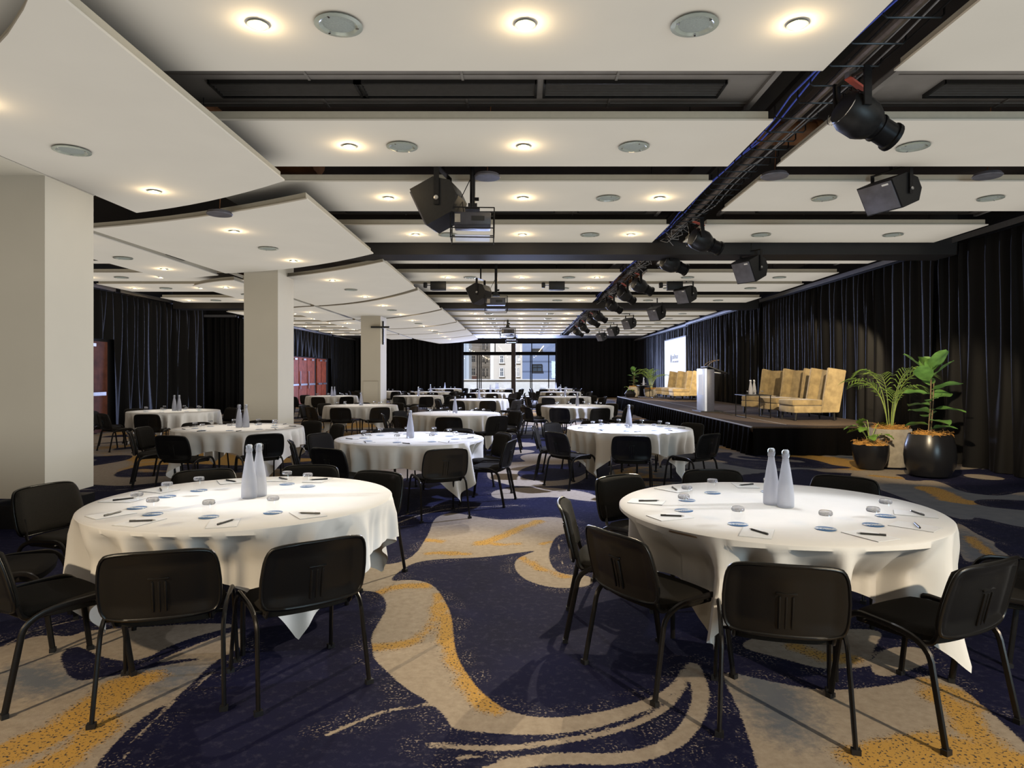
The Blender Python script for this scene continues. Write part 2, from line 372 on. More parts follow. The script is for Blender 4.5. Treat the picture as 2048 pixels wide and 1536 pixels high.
def build_carpet():
    def axis(a, b, fa, fb, fine, coarse):
        r = [a]
        while r[-1] < b:
            x = r[-1]; r.append(x+(fine if fa <= x <= fb else coarse))
        return np.array(r)
    xs = axis(XL, XR, -3.6, 4.2, 0.035, 0.09); ys = axis(YF, YE, 2.3, 8.2, 0.035, 0.09)
    X, Y = np.meshgrid(xs, ys)
    # the woven marbling: stretched, folded noise
    wx = fbm(X*0.35, Y*0.30, 11)-0.5; wy = fbm(X*0.35+5, Y*0.30+3, 23)-0.5
    u = X+wx*3.2; v = Y+wy*3.2
    n1 = fbm(u*0.42+3, v*0.55, 31, 2)
    cream = (0.5*np.sin((n1*7.5+0.35*v)*2.0)+(fbm(u*0.9, v*1.1, 41, 2)-0.5)*1.3+0.30)*0.35
    n2 = fbm(u*0.6+9, v*0.5+1, 55, 3); gold = (n2-0.60)*1.6; grey = (fbm(u*0.5+2, v*0.8+6, 77, 3)-0.56)*1.8
    line = 0.010-np.abs(np.sin((n1*7.5+0.35*v)*2.0+1.2)-0.1)*0.10
    # the pool shaped figures of the front aisle
    big = [(250, 680), (330, 560), (345, 505), (380, 478), (440, 470), (530, 488), (640, 502), (760, 492), (850, 486), (940, 505), (955, 535), (930, 560), (890, 556), (855, 575), (838, 610), (828, 650), (842, 695), (880, 728), (1010, 732), (1015, 775), (900, 788), (800, 776), (720, 745), (684, 700), (692, 665), (740, 642), (790, 626), (700, 638), (600, 652), (500, 660), (400, 662), (300, 672),
           (240, 690), (150, 760), (250, 748), (330, 762), (365, 790), (395, 835), (425, 900), (432, 980), (442, 1060), (478, 1130), (530, 1200), (590, 1255), (650, 1293), (740, 1320), (850, 1328), (960, 1318), (1080, 1295), (1180, 1268), (1290, 1228), (1355, 1175), (1392, 1110), (1402, 1125), (1380, 1190), (1320, 1255), (1210, 1310), (1080, 1355), (960, 1382), (800, 1400), (650, 1395), (520, 1385), (420, 1372), (400, 1320), (330, 1260), (240, 1210), (160, 1140), (95, 1075), (95, 1030), (85, 990), (120, 930), (160, 860), (130, 805), (60, 795), (-60, 800), (-140, 760), (-100, 700), (60, 690)]
    polys = [smooth_pts(cpts(big, *C3), True)]
    polys.append(smooth_pts(cpts([(590, 376), (720, 364), (860, 366), (1000, 385), (1060, 420), (1000, 425), (850, 402), (700, 412), (590, 412)], *C3), True))
    polys.append(smooth_pts(cpts([(600, 255), (690, 262), (780, 250), (800, 262), (720, 285), (690, 310), (740, 335), (860, 340), (960, 320), (990, 300), (1000, 310), (950, 350), (850, 360), (700, 362), (620, 345), (560, 320)], *C3), True))
    polys.append(smooth_pts(cpts([(700, 235), (760, 222), (860, 228), (940, 240), (960, 255), (900, 268), (830, 270), (740, 262)], *C3), True))
    polys.append(smooth_pts(cpts([(620, 180), (740, 175), (800, 188), (740, 196), (620, 198)], *C3), True))
    polys.append(smooth_pts(cpts([(640, 215), (720, 205), (790, 215), (700, 228), (630, 232)], *C3), True))
    # left of the aisle, under the chairs
    C5 = (0, 1180, 2.54); C6 = (1560, 890, 2.6)
    polys.append(smooth_pts(cpts([(-300, 330), (0, 300), (160, 235), (280, 228), (360, 240), (420, 205), (700, 190), (1000, 170), (1230, 170), (1250, 280), (1090, 360), (980, 470), (880, 560), (760, 620), (640, 720), (560, 800), (480, 904), (400, 1100), (-400, 1100)], *C5), True))
    # right foreground
    polys.append(smooth_pts(cpts([(735, 960), (780, 960), (1000, 1010), (1180, 1040), (1350, 1030), (1500, 1010), (1640, 965), (1760, 1010), (1900, 1130), (2048, 1260), (2250, 1500), (2250, 1900), (1000, 1800), (905, 1400), (870, 1280), (820, 1130)], *C2), True))
    polys.append(smooth_pts(cpts([(800, 850), (900, 800), (1100, 790), (1300, 770), (1450, 780), (1400, 850), (1380, 940), (1300, 940), (1180, 950), (1000, 900)], *C2), True))
    polys.append(smooth_pts(cpts([(1380, 960), (1400, 880), (1480, 850), (1600, 850), (1680, 900), (1560, 950), (1450, 985)], *C2), True))
    polys.append(smooth_pts(cpts([(1140, 80), (1250, 62), (1500, 80), (1640, 90), (1500, 110), (1300, 100), (1160, 95)], *C2), True))
    for L in ([(430, 180), (560, 170), (700, 190), (780, 180), (860, 200), (930, 240), (1060, 260), (1160, 265), (1269, 238), (1600, 260), (1600, 300), (1269, 290), (1100, 280), (990, 288), (1050, 320), (1269, 340), (1600, 370), (1600, 450), (1269, 432), (1100, 392), (1010, 372), (1000, 392), (900, 380), (700, 300), (600, 260), (500, 225)],
              [(885, 400), (950, 412), (1000, 450), (1080, 490), (1125, 508), (1105, 522), (1180, 568), (1210, 592), (1100, 612), (1080, 575), (1000, 612), (950, 600), (920, 500)],
              [(170, 125), (210, 108), (300, 105), (430, 118), (460, 134), (380, 150), (440, 140), (560, 150), (640, 163), (660, 192), (560, 186), (420, 172), (350, 160), (420, 130), (260, 140), (190, 135)],
              [(950, 150), (1060, 153), (1200, 178), (1100, 184), (960, 166)], [(-60, 105), (60, 85), (130, 80), (80, 104), (0, 116), (-80, 114)]):
        polys.append(smooth_pts(cpts(L, *C6), True))
    exp_ = np.full(X.shape, -1.0)
    for p in polys: exp_ = np.maximum(exp_, sdf_poly(X, Y, p))
    stripes = [([(330, 1440), (420, 1442), (520, 1455), (700, 1450), (900, 1422), (1100, 1385), (1250, 1328), (1345, 1265), (1388, 1190), (1400, 1130)], 0.020, C3),
               ([(560, 1560), (680, 1518), (800, 1500), (940, 1495), (1080, 1500), (1210, 1487), (1330, 1445), (1400, 1390), (1450, 1310), (1468, 1235), (1455, 1170), (1430, 1110)], 0.040, C3),
               ([(-100, 1400), (0, 1355), (100, 1312), (200, 1287), (320, 1276), (430, 1284), (550, 1306)], 0.012, C3),
               ([(430, 1500), (560, 1480), (700, 1486)], 0.012, C3),
               ([(160, 530), (260, 490), (330, 470), (400, 455), (520, 447), (700, 440)], 0.014, C3),
               ([(160, 505), (300, 455), (420, 435)], 0.010, C3),
               ([(960, 590), (880, 575), (868, 630), (880, 680), (930, 708), (1000, 712)], 0.007, C3)]
    for L, w, cc in stripes: exp_ = np.maximum(exp_, sdf_line(X, Y, smooth_pts(cpts(L, *cc), False), w))
    # dark pools inside the pale area
    dark = [[(300, 340), (350, 285), (420, 290), (520, 345), (700, 372), (900, 262), (1230, 172), (1240, 190), (950, 292), (760, 380), (900, 352), (1080, 342), (900, 372), (740, 400), (600, 432), (500, 447), (400, 464), (345, 435), (330, 400)]]
    for L in dark: exp_ = np.minimum(exp_, -sdf_poly(X, Y, smooth_pts(cpts(L, *C5), True)))
    for L, w in (([(610, 900), (680, 760), (830, 610), (960, 520), (1090, 410), (1230, 320)], 0.007), ([(0, 288), (120, 225), (300, 172), (480, 130)], 0.010), ([(0, 262), (140, 205), (300, 158)], 0.006)):
        exp_ = np.maximum(exp_, sdf_line(X, Y, smooth_pts(cpts(L, *C5), False), w))
    g_ = np.full(X.shape, -1.0)
    for L, w, cc in [([(90, 1035), (180, 1030), (260, 1010), (320, 965), (355, 910), (368, 850), (362, 815)], 0.035, C3),
                     ([(385, 850), (405, 920), (400, 990), (425, 1060), (460, 1130), (510, 1200), (570, 1260), (620, 1300)], 0.05, C3),
                     ([(550, 600), (620, 575), (700, 540), (790, 505)], 0.06, C3), ([(540, 595), (640, 605), (700, 600)], 0.04, C3),
                     ([(720, 660), (760, 690), (850, 722), (900, 738)], 0.04, C3), ([(800, 600), (840, 590)], 0.03, C3),
                     ([(330, 640), (420, 640), (490, 645)], 0.04, C3), ([(300, 580), (380, 590)], 0.05, C3),
                     ([(130, 800), (230, 770), (320, 775)], 0.05, C3),
                     ([(0, 1400), (150, 1330), (300, 1260), (420, 1180), (560, 1080), (640, 1040)], 0.10, C1), ([(200, 1440), (300, 1400), (380, 1340), (480, 1240)], 0.08, C1),
                     ([(1380, 1330), (1550, 1320), (1700, 1280), (1900, 1330), (2150, 1400)], 0.12, C2), ([(1680, 1060), (1780, 1130), (1840, 1230)], 0.07, C2),
                     ([(1070, 850), (1180, 900), (1290, 900)], 0.06, C2), ([(770, 225), (850, 258), (900, 288), (980, 298)], 0.16, C6), ([(230, 120), (400, 128)], 0.10, C6), ([(480, 160), (620, 172)], 0.09, C6), ([(980, 480), (1080, 560), (1130, 590)], 0.05, C6), ([(1620, 1000), (1760, 1050), (1860, 1120)], 0.04, C2)]:
        g_ = np.maximum(g_, sdf_line(X, Y, smooth_pts(cpts(L, *cc), False), w))
    gr = np.full(X.shape, -1.0)
    for L in ([(800, 940), (1000, 960), (1100, 1050), (1150, 1180), (1100, 1290), (950, 1230), (860, 1120), (800, 1000)],):
        gr = np.maximum(gr, sdf_poly(X, Y, smooth_pts(cpts(L, *C2), True)))
    for L in ([(0, 1000), (180, 960), (300, 1000), (420, 1060), (200, 1120), (0, 1100)], [(700, 1130), (860, 1050), (960, 980), (800, 990), (700, 1020)], [(430, 980), (960, 960), (960, 1010), (700, 1060), (470, 1040)]):
        gr = np.maximum(gr, sdf_poly(X, Y, smooth_pts(cpts(L, *C1), True)))
    for L in ([(430, 190), (860, 215), (1600, 300), (1600, 460), (900, 400), (600, 280)], [(880, 400), (1200, 560), (1100, 620), (920, 600)]):
        gr = np.maximum(gr, sdf_poly(X, Y, smooth_pts(cpts(L, *C6), True)))
    win = sdf_poly(X, Y, [fl(-300, 1000), fl(300, 985), fl(640, 985), fl(880, 950), fl(960, 870), fl(1180, 870), fl(1230, 985), fl(1600, 940), fl(2200, 940), fl(2500, 1700), fl(-500, 1700)])
    wgt = np.clip(win/0.25+0.5, 0, 1)
    cream = cream*(1-wgt)+exp_*wgt; gold = gold*(1-wgt)*0.35+g_*wgt; grey = grey*(1-wgt)+gr*wgt
    line = line*(1-wgt)-0.02*wgt
    ny, nx = X.shape
    V = np.stack([X.ravel(), Y.ravel(), np.zeros(X.size)], 1)
    idx = np.arange(nx*ny).reshape(ny, nx)
    Fq = np.stack([idx[:-1, :-1].ravel(), idx[:-1, 1:].ravel(), idx[1:, 1:].ravel(), idx[1:, :-1].ravel()], 1)
    me = bpy.data.meshes.new('floor'); me.vertices.add(len(V)); me.vertices.foreach_set('co', V.ravel())
    me.loops.add(Fq.size); me.loops.foreach_set('vertex_index', Fq.ravel().astype(np.int32))
    me.polygons.add(len(Fq)); me.polygons.foreach_set('loop_start', np.arange(0, Fq.size, 4, dtype=np.int32))
    me.update(calc_edges=True)
    for nm, A in (('cream', cream), ('gold', gold), ('grey', grey), ('vein', line)):
        at = me.attributes.new(nm, 'FLOAT', 'POINT'); at.data.foreach_set('value', A.ravel().astype(np.float32))
    o = bpy.data.objects.new('floor', me); COL.objects.link(o); o['kind'] = 'structure'
    # carpet shader: crisp tufted edges from the woven figure fields
    m, t, b = nt('marbled_carpet'); N = t.nodes; L = t.links
    tc = N.new('ShaderNodeTexCoord')
    def noise(sc, det=2, ro=0.5):
        n = N.new('ShaderNodeTexNoise'); n.inputs['Scale'].default_value = sc; n.inputs['Detail'].default_value = det; n.inputs['Roughness'].default_value = ro
        L.new(tc.outputs['Object'], n.inputs['Vector']); return n.outputs['Fac']
    def math_(op, a, b_=None, c=None):
        n = N.new('ShaderNodeMath'); n.operation = op
        for i, q in enumerate((a, b_, c)):
            if q is None: continue
            if isinstance(q, (int, float)): n.inputs[i].default_value = q
            else: L.new(q, n.inputs[i])
        return n.outputs[0]
    def attr(nm):
        n = N.new('ShaderNodeAttribute'); n.attribute_name = nm; return n.outputs['Fac']
    def step(v, w):
        n = N.new('ShaderNodeMapRange'); n.inputs[1].default_value = -w; n.inputs[2].default_value = w; L.new(v, n.inputs[0]); return n.outputs[0]
    def mix(f, a, b_):
        n = N.new('ShaderNodeMix'); n.data_type = 'RGBA'; L.new(f, n.inputs[0])
        for i, q in ((6, a), (7, b_)):
            if isinstance(q, tuple): n.inputs[i].default_value = (*q, 1)
            else: L.new(q, n.inputs[i])
        return n.outputs[2]
    nb = noise(6, 4); nf = noise(75, 2); nm_ = noise(2.2, 3); nst = noise(22, 5, 0.7)
    jit = math_('MULTIPLY', math_('SUBTRACT', nf, 0.5), 0.035)
    cr = step(math_('ADD', attr('cream'), jit), 0.004)
    go = step(math_('ADD', math_('ADD', attr('gold'), math_('MULTIPLY', math_('SUBTRACT', nf, 0.5), 0.16)), math_('MULTIPLY', math_('SUBTRACT', nb, 0.5), 0.16)), 0.02)
    gy = step(math_('ADD', attr('grey'), math_('MULTIPLY', math_('SUBTRACT', nst, 0.5), 0.35)), 0.09)
    vn = step(math_('ADD', attr('vein'), math_('MULTIPLY', math_('SUBTRACT', nf, 0.5), 0.012)), 0.003)
    navy = mix(step(math_('SUBTRACT', nst, 0.62), 0.10), mix(nm_, (0.004, 0.004, 0.016), (0.009, 0.010, 0.048)), (0.03, 0.03, 0.062))
    pale = mix(step(math_('SUBTRACT', nst, 0.5), 0.2), (0.40, 0.335, 0.26), (0.29, 0.235, 0.18))
    pale = mix(gy, pale, mix(nb, (0.10, 0.11, 0.14), (0.19, 0.20, 0.21)))
    gcol = mix(step(math_('SUBTRACT', nf, 0.60), 0.02), mix(nb, (0.55, 0.30, 0.055), (0.42, 0.26, 0.08)), (0.05, 0.045, 0.05))
    pale = mix(go, pale, gcol)
    # salt and pepper fringe along the inner edge of pale figures
    col = mix(cr, navy, pale)
    fr = math_('MULTIPLY', step(math_('SUBTRACT', 0.05, math_('ABSOLUTE', math_('ADD', attr('cream'), 0.05))), 0.03), step(math_('SUBTRACT', nf, 0.60), 0.02))
    fr = math_('MULTIPLY', fr, step(math_('SUBTRACT', nb, 0.52), 0.08))
    col = mix(fr, col, (0.26, 0.22, 0.19))
    col = mix(math_('MULTIPLY', vn, 0.7), col, (0.30, 0.28, 0.27))
    L.new(col, b.inputs['Base Color']); b.inputs['Roughness'].default_value = 0.95; b.inputs['Specular IOR Level'].default_value = 0.15
    bp = N.new('ShaderNodeBump'); bp.inputs['Strength'].default_value = 0.35; bp.inputs['Distance'].default_value = 0.004
    L.new(noise(320, 1), bp.inputs['Height']); L.new(bp.outputs[0], b.inputs['Normal'])
    me.materials.append(m)
build_carpet()

# ------------------------------------------------------------------ room shell
YW = 44.0; ZS = 4.5; XLW = -11.15; XRW = 7.75
struct(G().box(((XL+XR)/2, (YF+YE)/2, ZS+0.1), (XR-XL, YE-YF+0.6, 0.2)), 'ceiling', M['slab'])
struct(G().box((XRW+0.1, (YF+YE)/2, ZS/2), (0.2, YE-YF, ZS)), 'wall_right', M['wall'])
g = G(); g.box((XLW-0.1, (YF+23)/2, ZS/2), (0.2, 23-YF, ZS)); g.box((-12.45, 24.5, ZS/2), (0.2, 3.4, ZS)); g.box((XLW-0.1, (26.1+YE)/2, ZS/2), (0.2, YE-26.1, ZS))
g.box((-11.8, 26.15, ZS/2), (1.3, 0.1, ZS)); g.box((-11.85, 22.95, ZS/2), (1.2, 0.1, ZS))
struct(g, 'wall_left', M['wall'])
g = G(); WX0, WX1, WT = -3.81, 2.35, 3.66
g.box(((XL+WX0)/2, YW+0.15, ZS/2), (WX0-XL, 0.3, ZS)); g.box(((XR+WX1)/2, YW+0.15, ZS/2), (XR-WX1, 0.3, ZS)); g.box(((WX0+WX1)/2, YW+0.15, (ZS+WT)/2), (WX1-WX0, 0.3, ZS-WT))
struct(g, 'wall_back', M['wall'])
struct(G().box(((XL+XR)/2, YF-0.1, ZS/2), (XR-XL, 0.2, ZS)), 'wall_front', M['wall'])
# window wall
wf = G(); zt = 2.92
for a in (WX0, WX1): wf.box((a, YW+0.12, WT/2), (0.08, 0.14, WT))
wf.box((-0.73, YW+0.12, zt), (WX1-WX0, 0.16, 0.22)); wf.box((-0.73, YW+0.12, WT-0.03), (WX1-WX0, 0.14, 0.08)); wf.box((-0.73, YW+0.12, 0.03), (WX1-WX0, 0.14, 0.06))
for x in (990, 1063.5): wf.box((px(x, YW), YW+0.12, (zt+WT)/2), (0.06, 0.1, WT-zt))
for x in (954.5, 958.5, 962, 1061, 1063.8, 1097.5): wf.box((px(x, YW), YW+0.12, zt/2), (0.06, 0.1, zt))
w_ = struct(wf, 'window_1', M['frame'])
pm, pt_, pb_ = nt('window_glass'); 
tr_ = pt_.nodes.new('ShaderNodeBsdfTransparent'); gl_ = pt_.nodes.new('ShaderNodeBsdfGlossy'); gl_.inputs['Roughness'].default_value = 0.02
mx_ = pt_.nodes.new('ShaderNodeMixShader'); mx_.inputs[0].default_value = 0.06
pt_.links.new(tr_.outputs[0], mx_.inputs[1]); pt_.links.new(gl_.outputs[0], mx_.inputs[2]); pt_.links.new(mx_.outputs[0], pt_.nodes['Material Output'].inputs[0])
G().box((-0.73, YW+0.12, WT/2), (WX1-WX0, 0.012, WT)).obj('glass_pane', pm, w_, 0)
pp = G().box((px(1027, YW-0.5), YW-0.45, 1.9), (0.28, 0.28, 3.8)); struct(pp, 'trim_1', M['brownpost'])
# far soffit beam
struct(G().box(((XLW+XRW)/2, 40.0, 4.1), (XRW-XLW, 3.0, 0.6)), 'trim_2', M['beam'])
for i, (yb, zb) in enumerate(((11.25, 3.56), (20.65, 3.58))):
    struct(G().box(((XLW+XRW)/2+0.0, yb+0.3, (zb+ZS)/2), (XRW-XLW-0.7, 0.6, ZS-zb)), 'trim_%d' % (3+i), M['beam'])

# columns
for i, (y0, dep, zc, label) in enumerate(((6.58, 0.75, 3.5, 'large pale square column at the left edge beside the front left table'), (12.9, 0.9, 3.5, 'pale square column, middle one of the three, behind the second row of tables'), (22.35, 1.0, 3.5, 'pale square column, farthest of the three, with a bracket on its side'))):
    t = thing('column', label, 'column', (-5.04, y0+dep/2, 0))
    G().box((0, 0, zc/2+0.6), (0.66, dep, zc+1.0-0.2)).obj('shaft', M['column'], t, 0).location = (0, 0, 0.1)
    G().box((0, 0, 0.115), (0.68, dep+0.02, 0.23)).obj('skirting', M['black'], t, 0)
    if i == 2:
        b_ = G(); b_.box((0.36, -0.2, 2.95), (0.05, 0.05, 0.8)); b_.box((0.33, -0.55, 3.12), (0.62, 0.05, 0.06)); b_.box((0.36, -0.38, 3.12), (0.05, 0.4, 0.05))
        b_.obj('bracket', M['black'], t, 0)
        G().box((0, -0.505, 0.75), (0.5, 0.02, 1.1)).obj('access_panel', M['column'], t, 0)

# ------------------------------------------------------------------ ceiling panels
ZM, ZC = 3.75, 3.5
def panel_mesh(poly, z):
    g = G(); g.prism(poly, z, z+0.015)
    c = (sum(p[0] for p in poly)/len(poly), sum(p[1] for p in poly)/len(poly))
    return g
def ceiling_panel(poly, z, label, group=None):
    c = Vector((sum(p[0] for p in poly)/len(poly), sum(p[1] for p in poly)/len(poly), 0))
    t = thing('ceiling_panel', label, 'ceiling panel', (c.x, c.y, z), 0, group)
    loc = [(p[0]-c.x, p[1]-c.y) for p in poly]
    G().prism(loc, 0, 0.016).obj('board', M['panel'], t, 0)
    sh = []
    for x, y in loc:
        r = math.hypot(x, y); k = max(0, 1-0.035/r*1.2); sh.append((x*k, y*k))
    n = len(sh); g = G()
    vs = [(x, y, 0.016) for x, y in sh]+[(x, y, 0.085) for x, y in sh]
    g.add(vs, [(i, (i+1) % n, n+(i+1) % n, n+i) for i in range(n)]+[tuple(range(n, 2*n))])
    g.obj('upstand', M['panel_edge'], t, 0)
    # hangers
    h = G()
    for sx in (-1, 1):
        x = sx*(max(p[0] for p in loc)-0.3)*0.9
        h.tube([(x, 0, 0.08), (x, 0, ZS-z)], 0.005, 4)
    h.obj('hanger', M['blackmetal'], t, 0)
    return t
ROWS = [(2.6, 4.86), (5.81, 7.09), (7.65, 9.03), (9.87, 11.18), (11.95, 13.3), (14.5, 15.8), (16.3, 17.8), (19.2, 20.5), (21.35, 22.8), (23.5, 24.9), (25.7, 27.1), (27.9, 29.2), (30.0, 31.3), (32.1, 33.4), (34.2, 35.5), (36.3, 37.8)]
XC0, XC1 = -3.7, 2.21; XR0, XR1 = 2.73, 6.95; XW0, XW1 = -10.4, -6.4
def rect(x0, y0, x1, y1): return [(x0, y0), (x1, y0), (x1, y1), (x0, y1)]
for i, (a, b) in enumerate(ROWS):
    o_ = ORD[i]
    ceiling_panel(rect(XC0, a, XC1, b), ZM, 'wide white ceiling panel left of the lighting track, %s from the front' % o_)
    ceiling_panel(rect(XR0, a, XR1, b), ZM, 'white ceiling panel between lighting track and right curtain, %s from the front' % o_)
    if a > 10: ceiling_panel(rect(XW0, a, XW1, b), ZM, 'white ceiling panel of the left wing beyond the columns, %s row from the front' % o_)
def cedge(pts, n=8):     # curved edge through three plan points
    (x0, y0), (x1, y1), (x2, y2) = pts
    out = []
    for i in range(n+1):
        x = x0+(x2-x0)*i/n
        y = y0*(x-x1)*(x-x2)/((x0-x1)*(x0-x2))+y1*(x-x0)*(x-x2)/((x1-x0)*(x1-x2))+y2*(x-x0)*(x-x1)/((x2-x0)*(x2-x1))
        out.append((x, y))
    return out
XE = -2.4
curved = [((-4.68, 4.75), (-3.5, 4.25), (XE, 3.3), (XE, 6.76), (-3.68, 7.63), (-4.68, 8.1)),
          ((-5.85, 9.0), (-3.92, 8.28), (XE, 7.46), (XE, 10.84), (-3.83, 12.07), (-5.75, 12.95)),
          ((-5.85, 13.9), (-4.5, 13.3), (XE, 11.62), (XE, 15.2), (-3.8, 17.3), (-5.85, 19.0)),
          ((-5.85, 19.3), (-3.8, 17.65), (XE, 15.55), (XE, 20.0), (-3.8, 22.2), (-5.85, 23.8)),
          ((-5.85, 24.1), (-3.8, 22.5), (XE, 20.3), (XE, 24.8), (-3.8, 27.2), (-5.85, 28.6)),
          ((-5.85, 28.9), (-3.8, 27.5), (XE, 25.1), (XE, 29.0), (-3.8, 31.3), (-5.85, 32.6)),
          ((-5.85, 32.9), (-3.8, 31.6), (XE, 29.3), (XE, 33.2), (-3.8, 35.6), (-5.85, 36.8)),
          ((-5.85, 37.1), (-3.8, 35.9), (XE, 33.5), (XE, 37.4), (-3.8, 40.8), (-5.2, 42.5))]
for i, p in enumerate(curved):
    poly = cedge(p[:3])+cedge(p[3:])
    ceiling_panel(poly, ZC, 'lower white ceiling panel with curved ends beside the columns, %s from the front' % ORD[i])
lb = [(7.6, 13.2), (13.9, 19.0), (19.3, 23.8), (24.1, 28.6), (28.9, 32.6), (32.9, 36.8)]
for i, (a, b) in enumerate(lb):
    poly = cedge(((-7.3, a+0.9), (-6.6, a+0.3), (-6.0, a)))+cedge(((-6.0, b), (-6.6, b+0.3), (-7.3, b+0.7)))
    ceiling_panel(poly, ZC, 'narrow lower white ceiling panel left of the column line, %s from the front' % ORD[i])
# soffit over the first column
struct(G().box((-5.3, 4.9, ZC+0.1), (1.2, 4.86, 0.2)), 'trim_5', M['column'])

# air conditioning strips in the gaps
def ac_unit(x0, x1, y0, y1, grilles, label):
    t = thing('air_conditioning_strip', label, 'air vent', ((x0+x1)/2, (y0+y1)/2, 3.96))
    w, d = x1-x0, y1-y0
    g = G().box((0, 0, 0.02), (w, d, 0.04))
    n = max(2, int(w/1.05))
    for k in range(1, n): g.box((-w/2+w*k/n, 0, -0.003), (0.02, d, 0.012))
    g.box((-w/2, 0, -0.01), (0.05, d, 0.04)); g.box((w/2, 0, -0.01), (0.05, d, 0.04)); g.box((0, -d*0.12, -0.003), (w, 0.012, 0.010)); g.box((0, d*0.42, -0.003), (w, 0.012, 0.010))
    g.obj('panel_tiles', M['acgrey'], t, 0)
    for gx, gw in grilles:
        q = G(); cx = gx-(x0+x1)/2
        for s in (-1, 1): q.box((cx, 0.12+s*0.14, -0.015), (gw, 0.02, 0.035)); q.box((cx+s*gw/2, 0.12, -0.015), (0.02, 0.30, 0.035))
        q.box((cx, 0.12, -0.001), (gw, 0.28, 0.006))
        go = q.obj('grille', M['black'], t, 0); q = G()
        for k in range(5): q.box((cx, 0.02+0.05*k, -0.016), (gw, 0.008, 0.026), rot=(0.5, 0, 0))
        q.obj('slats', M['slat'], go, 0)
for i, k in enumerate((0, 2, 4, 6, 8, 10)):
    a, b = ROWS[k][1]+0.02, ROWS[k+1][0]+0.12
    if k == 4: b = ROWS[5][0]
    ac_unit(-3.0, 2.05, a+0.1, b+0.1, [(-1.95, 1.25), (-0.62, 1.5) if k == 0 else (-0.1, 1.2), (0.95, 1.5) if k == 0 else (1.35, 1.0)], 'dark grey air conditioning strip left of the lighting track, %s from the front' % ORD[i])
    ac_unit(3.0, 6.9, a+0.1, b+0.1, [(4.2, 1.4), (6.0, 1.3)], 'dark grey air conditioning strip right of the lighting track, %s from the front' % ORD[i])
# service ducts seen in the gaps
for i, (x0, y0, x1, y1, r, z) in enumerate(((-10.5, 7.5, 7.4, 7.5, 0.13, 4.25), (-8, 9.2, -2.5, 8.2, 0.2, 4.2), (-4.5, 12.65, -2.2, 11.9, 0.16, 4.15), (-10, 18.5, 7.2, 18.5, 0.14, 4.2), (-3.3, 3.5, -3.3, 11.0, 0.15, 4.25))):
    g = G().tube([(x0, y0, z), (x1, y1, z)], r, 12)
    L_ = math.hypot(x1-x0, y1-y0)
    for k in range(int(L_/1.2)):
        f_ = (k+0.5)/(L_/1.2); g.tube([(x0+(x1-x0)*f_, y0+(y1-y0)*f_, z), (x0+(x1-x0)*(f_+0.004), y0+(y1-y0)*(f_+0.004), z)], r+0.02, 12)
    tag(g.obj('service_duct', M['duct']), ['brown round duct above the gap after the second ceiling row', 'brown round duct above the curved panels near the first column', 'brown round duct above the curved panels near the second column', 'brown round duct crossing above the far ceiling rows', 'brown round duct running front to back above the curved panel edge'][i], 'duct')

# downlights and round ceiling speakers
def make_downlight():
    t = thing('downlight', '', 'downlight')
    G().lathe([(0.040, 0.0), (0.062, -0.004), (0.066, -0.012), (0.050, -0.016), (0.040, -0.006)], 20, cap=False).obj('trim_ring', M['ringm'], t)
    G().lathe([(0.001, -0.012), (0.024, -0.010), (0.034, -0.002)], 16, cap=False).obj('lamp', M['lamp'], t)
    return freeze(t)
def make_cspeaker():
    t = thing('ceiling_speaker', '', 'ceiling speaker')
    G().lathe([(0.105, 0.0), (0.145, -0.006), (0.15, -0.014), (0.12, -0.018), (0.10, -0.006)], 28, cap=False).obj('trim_ring', M['ringm'], t)
    G().lathe([(0.001, -0.012), (0.08, -0.011), (0.112, -0.004)], 28, cap=False).obj('grille', M['grille'], t)
    for k in range(3):
        a = k*2.09+0.4
        G().box((0.115*math.cos(a), 0.115*math.sin(a), -0.016), (0.02, 0.012, 0.01), rot=(0, 0, a)).obj('clip', M['chrome'], t)
    return freeze(t)
DL = make_downlight(); CS = make_cspeaker()
lamp_light = bpy.data.lights.new('downlight_glow', 'POINT'); lamp_light.energy = 3.6; lamp_light.color = (1.0, 0.74, 0.42); lamp_light.shadow_soft_size = 0.03
def put_lamp(x, y, z, label, group=None, energy=True):
    place(DL, (x, y, z-0.001), 0, label, group)
    if energy:
        l = bpy.data.objects.new('downlight_glow', lamp_light); COL.objects.link(l); l.location = (x, y, z-0.055)
def put_spk(x, y, z, label): place(CS, (x, y, z-0.001), random.random()*6, label)
for i, (a, b) in enumerate(ROWS):
    c = (a+b)/2 if i else 4.2
    for j, x in enumerate((-1.66, 0.03, 1.75)):
        if i == 1 and j == 2: continue
        put_lamp(x, c, ZM, '%s lit recessed downlight in the %s ceiling row left of the track' % (('left', 'middle', 'right')[j], ORD[i]))
    for j, x in enumerate((-1.15, 1.1)):
        put_spk(x, c, ZM, 'round ceiling speaker, %s one of the %s ceiling row left of the track' % (('left', 'right')[j], ORD[i]))
    if i:
        for j, x in enumerate((3.81, 5.9)):
            if i == 1 and j: continue
            put_spk(x, c, ZM, 'round ceiling speaker, %s one of the %s ceiling row right of the track' % (('left', 'right')[j], ORD[i]))
    if a > 13:
        for j, x in enumerate((-9.9, -8.2)):
            put_lamp(x, c, ZM, '%s lit downlight in the left wing, %s ceiling row from the front' % (('outer', 'inner')[j], ORD[i]))
        put_spk(-9.1, c, ZM, 'round ceiling speaker in the left wing, %s ceiling row from the front' % ORD[i])
for i, y in enumerate((4.77, 7.13, 9.12, 11.5, 13.9, 16.8, 19.0, 21.8, 24.2, 27.0, 29.6, 32.0, 34.6, 37.0)):
    put_lamp(-3.93, y, ZC, 'lit downlight in the line along the lower curved panels, %s from the front' % ORD[i])
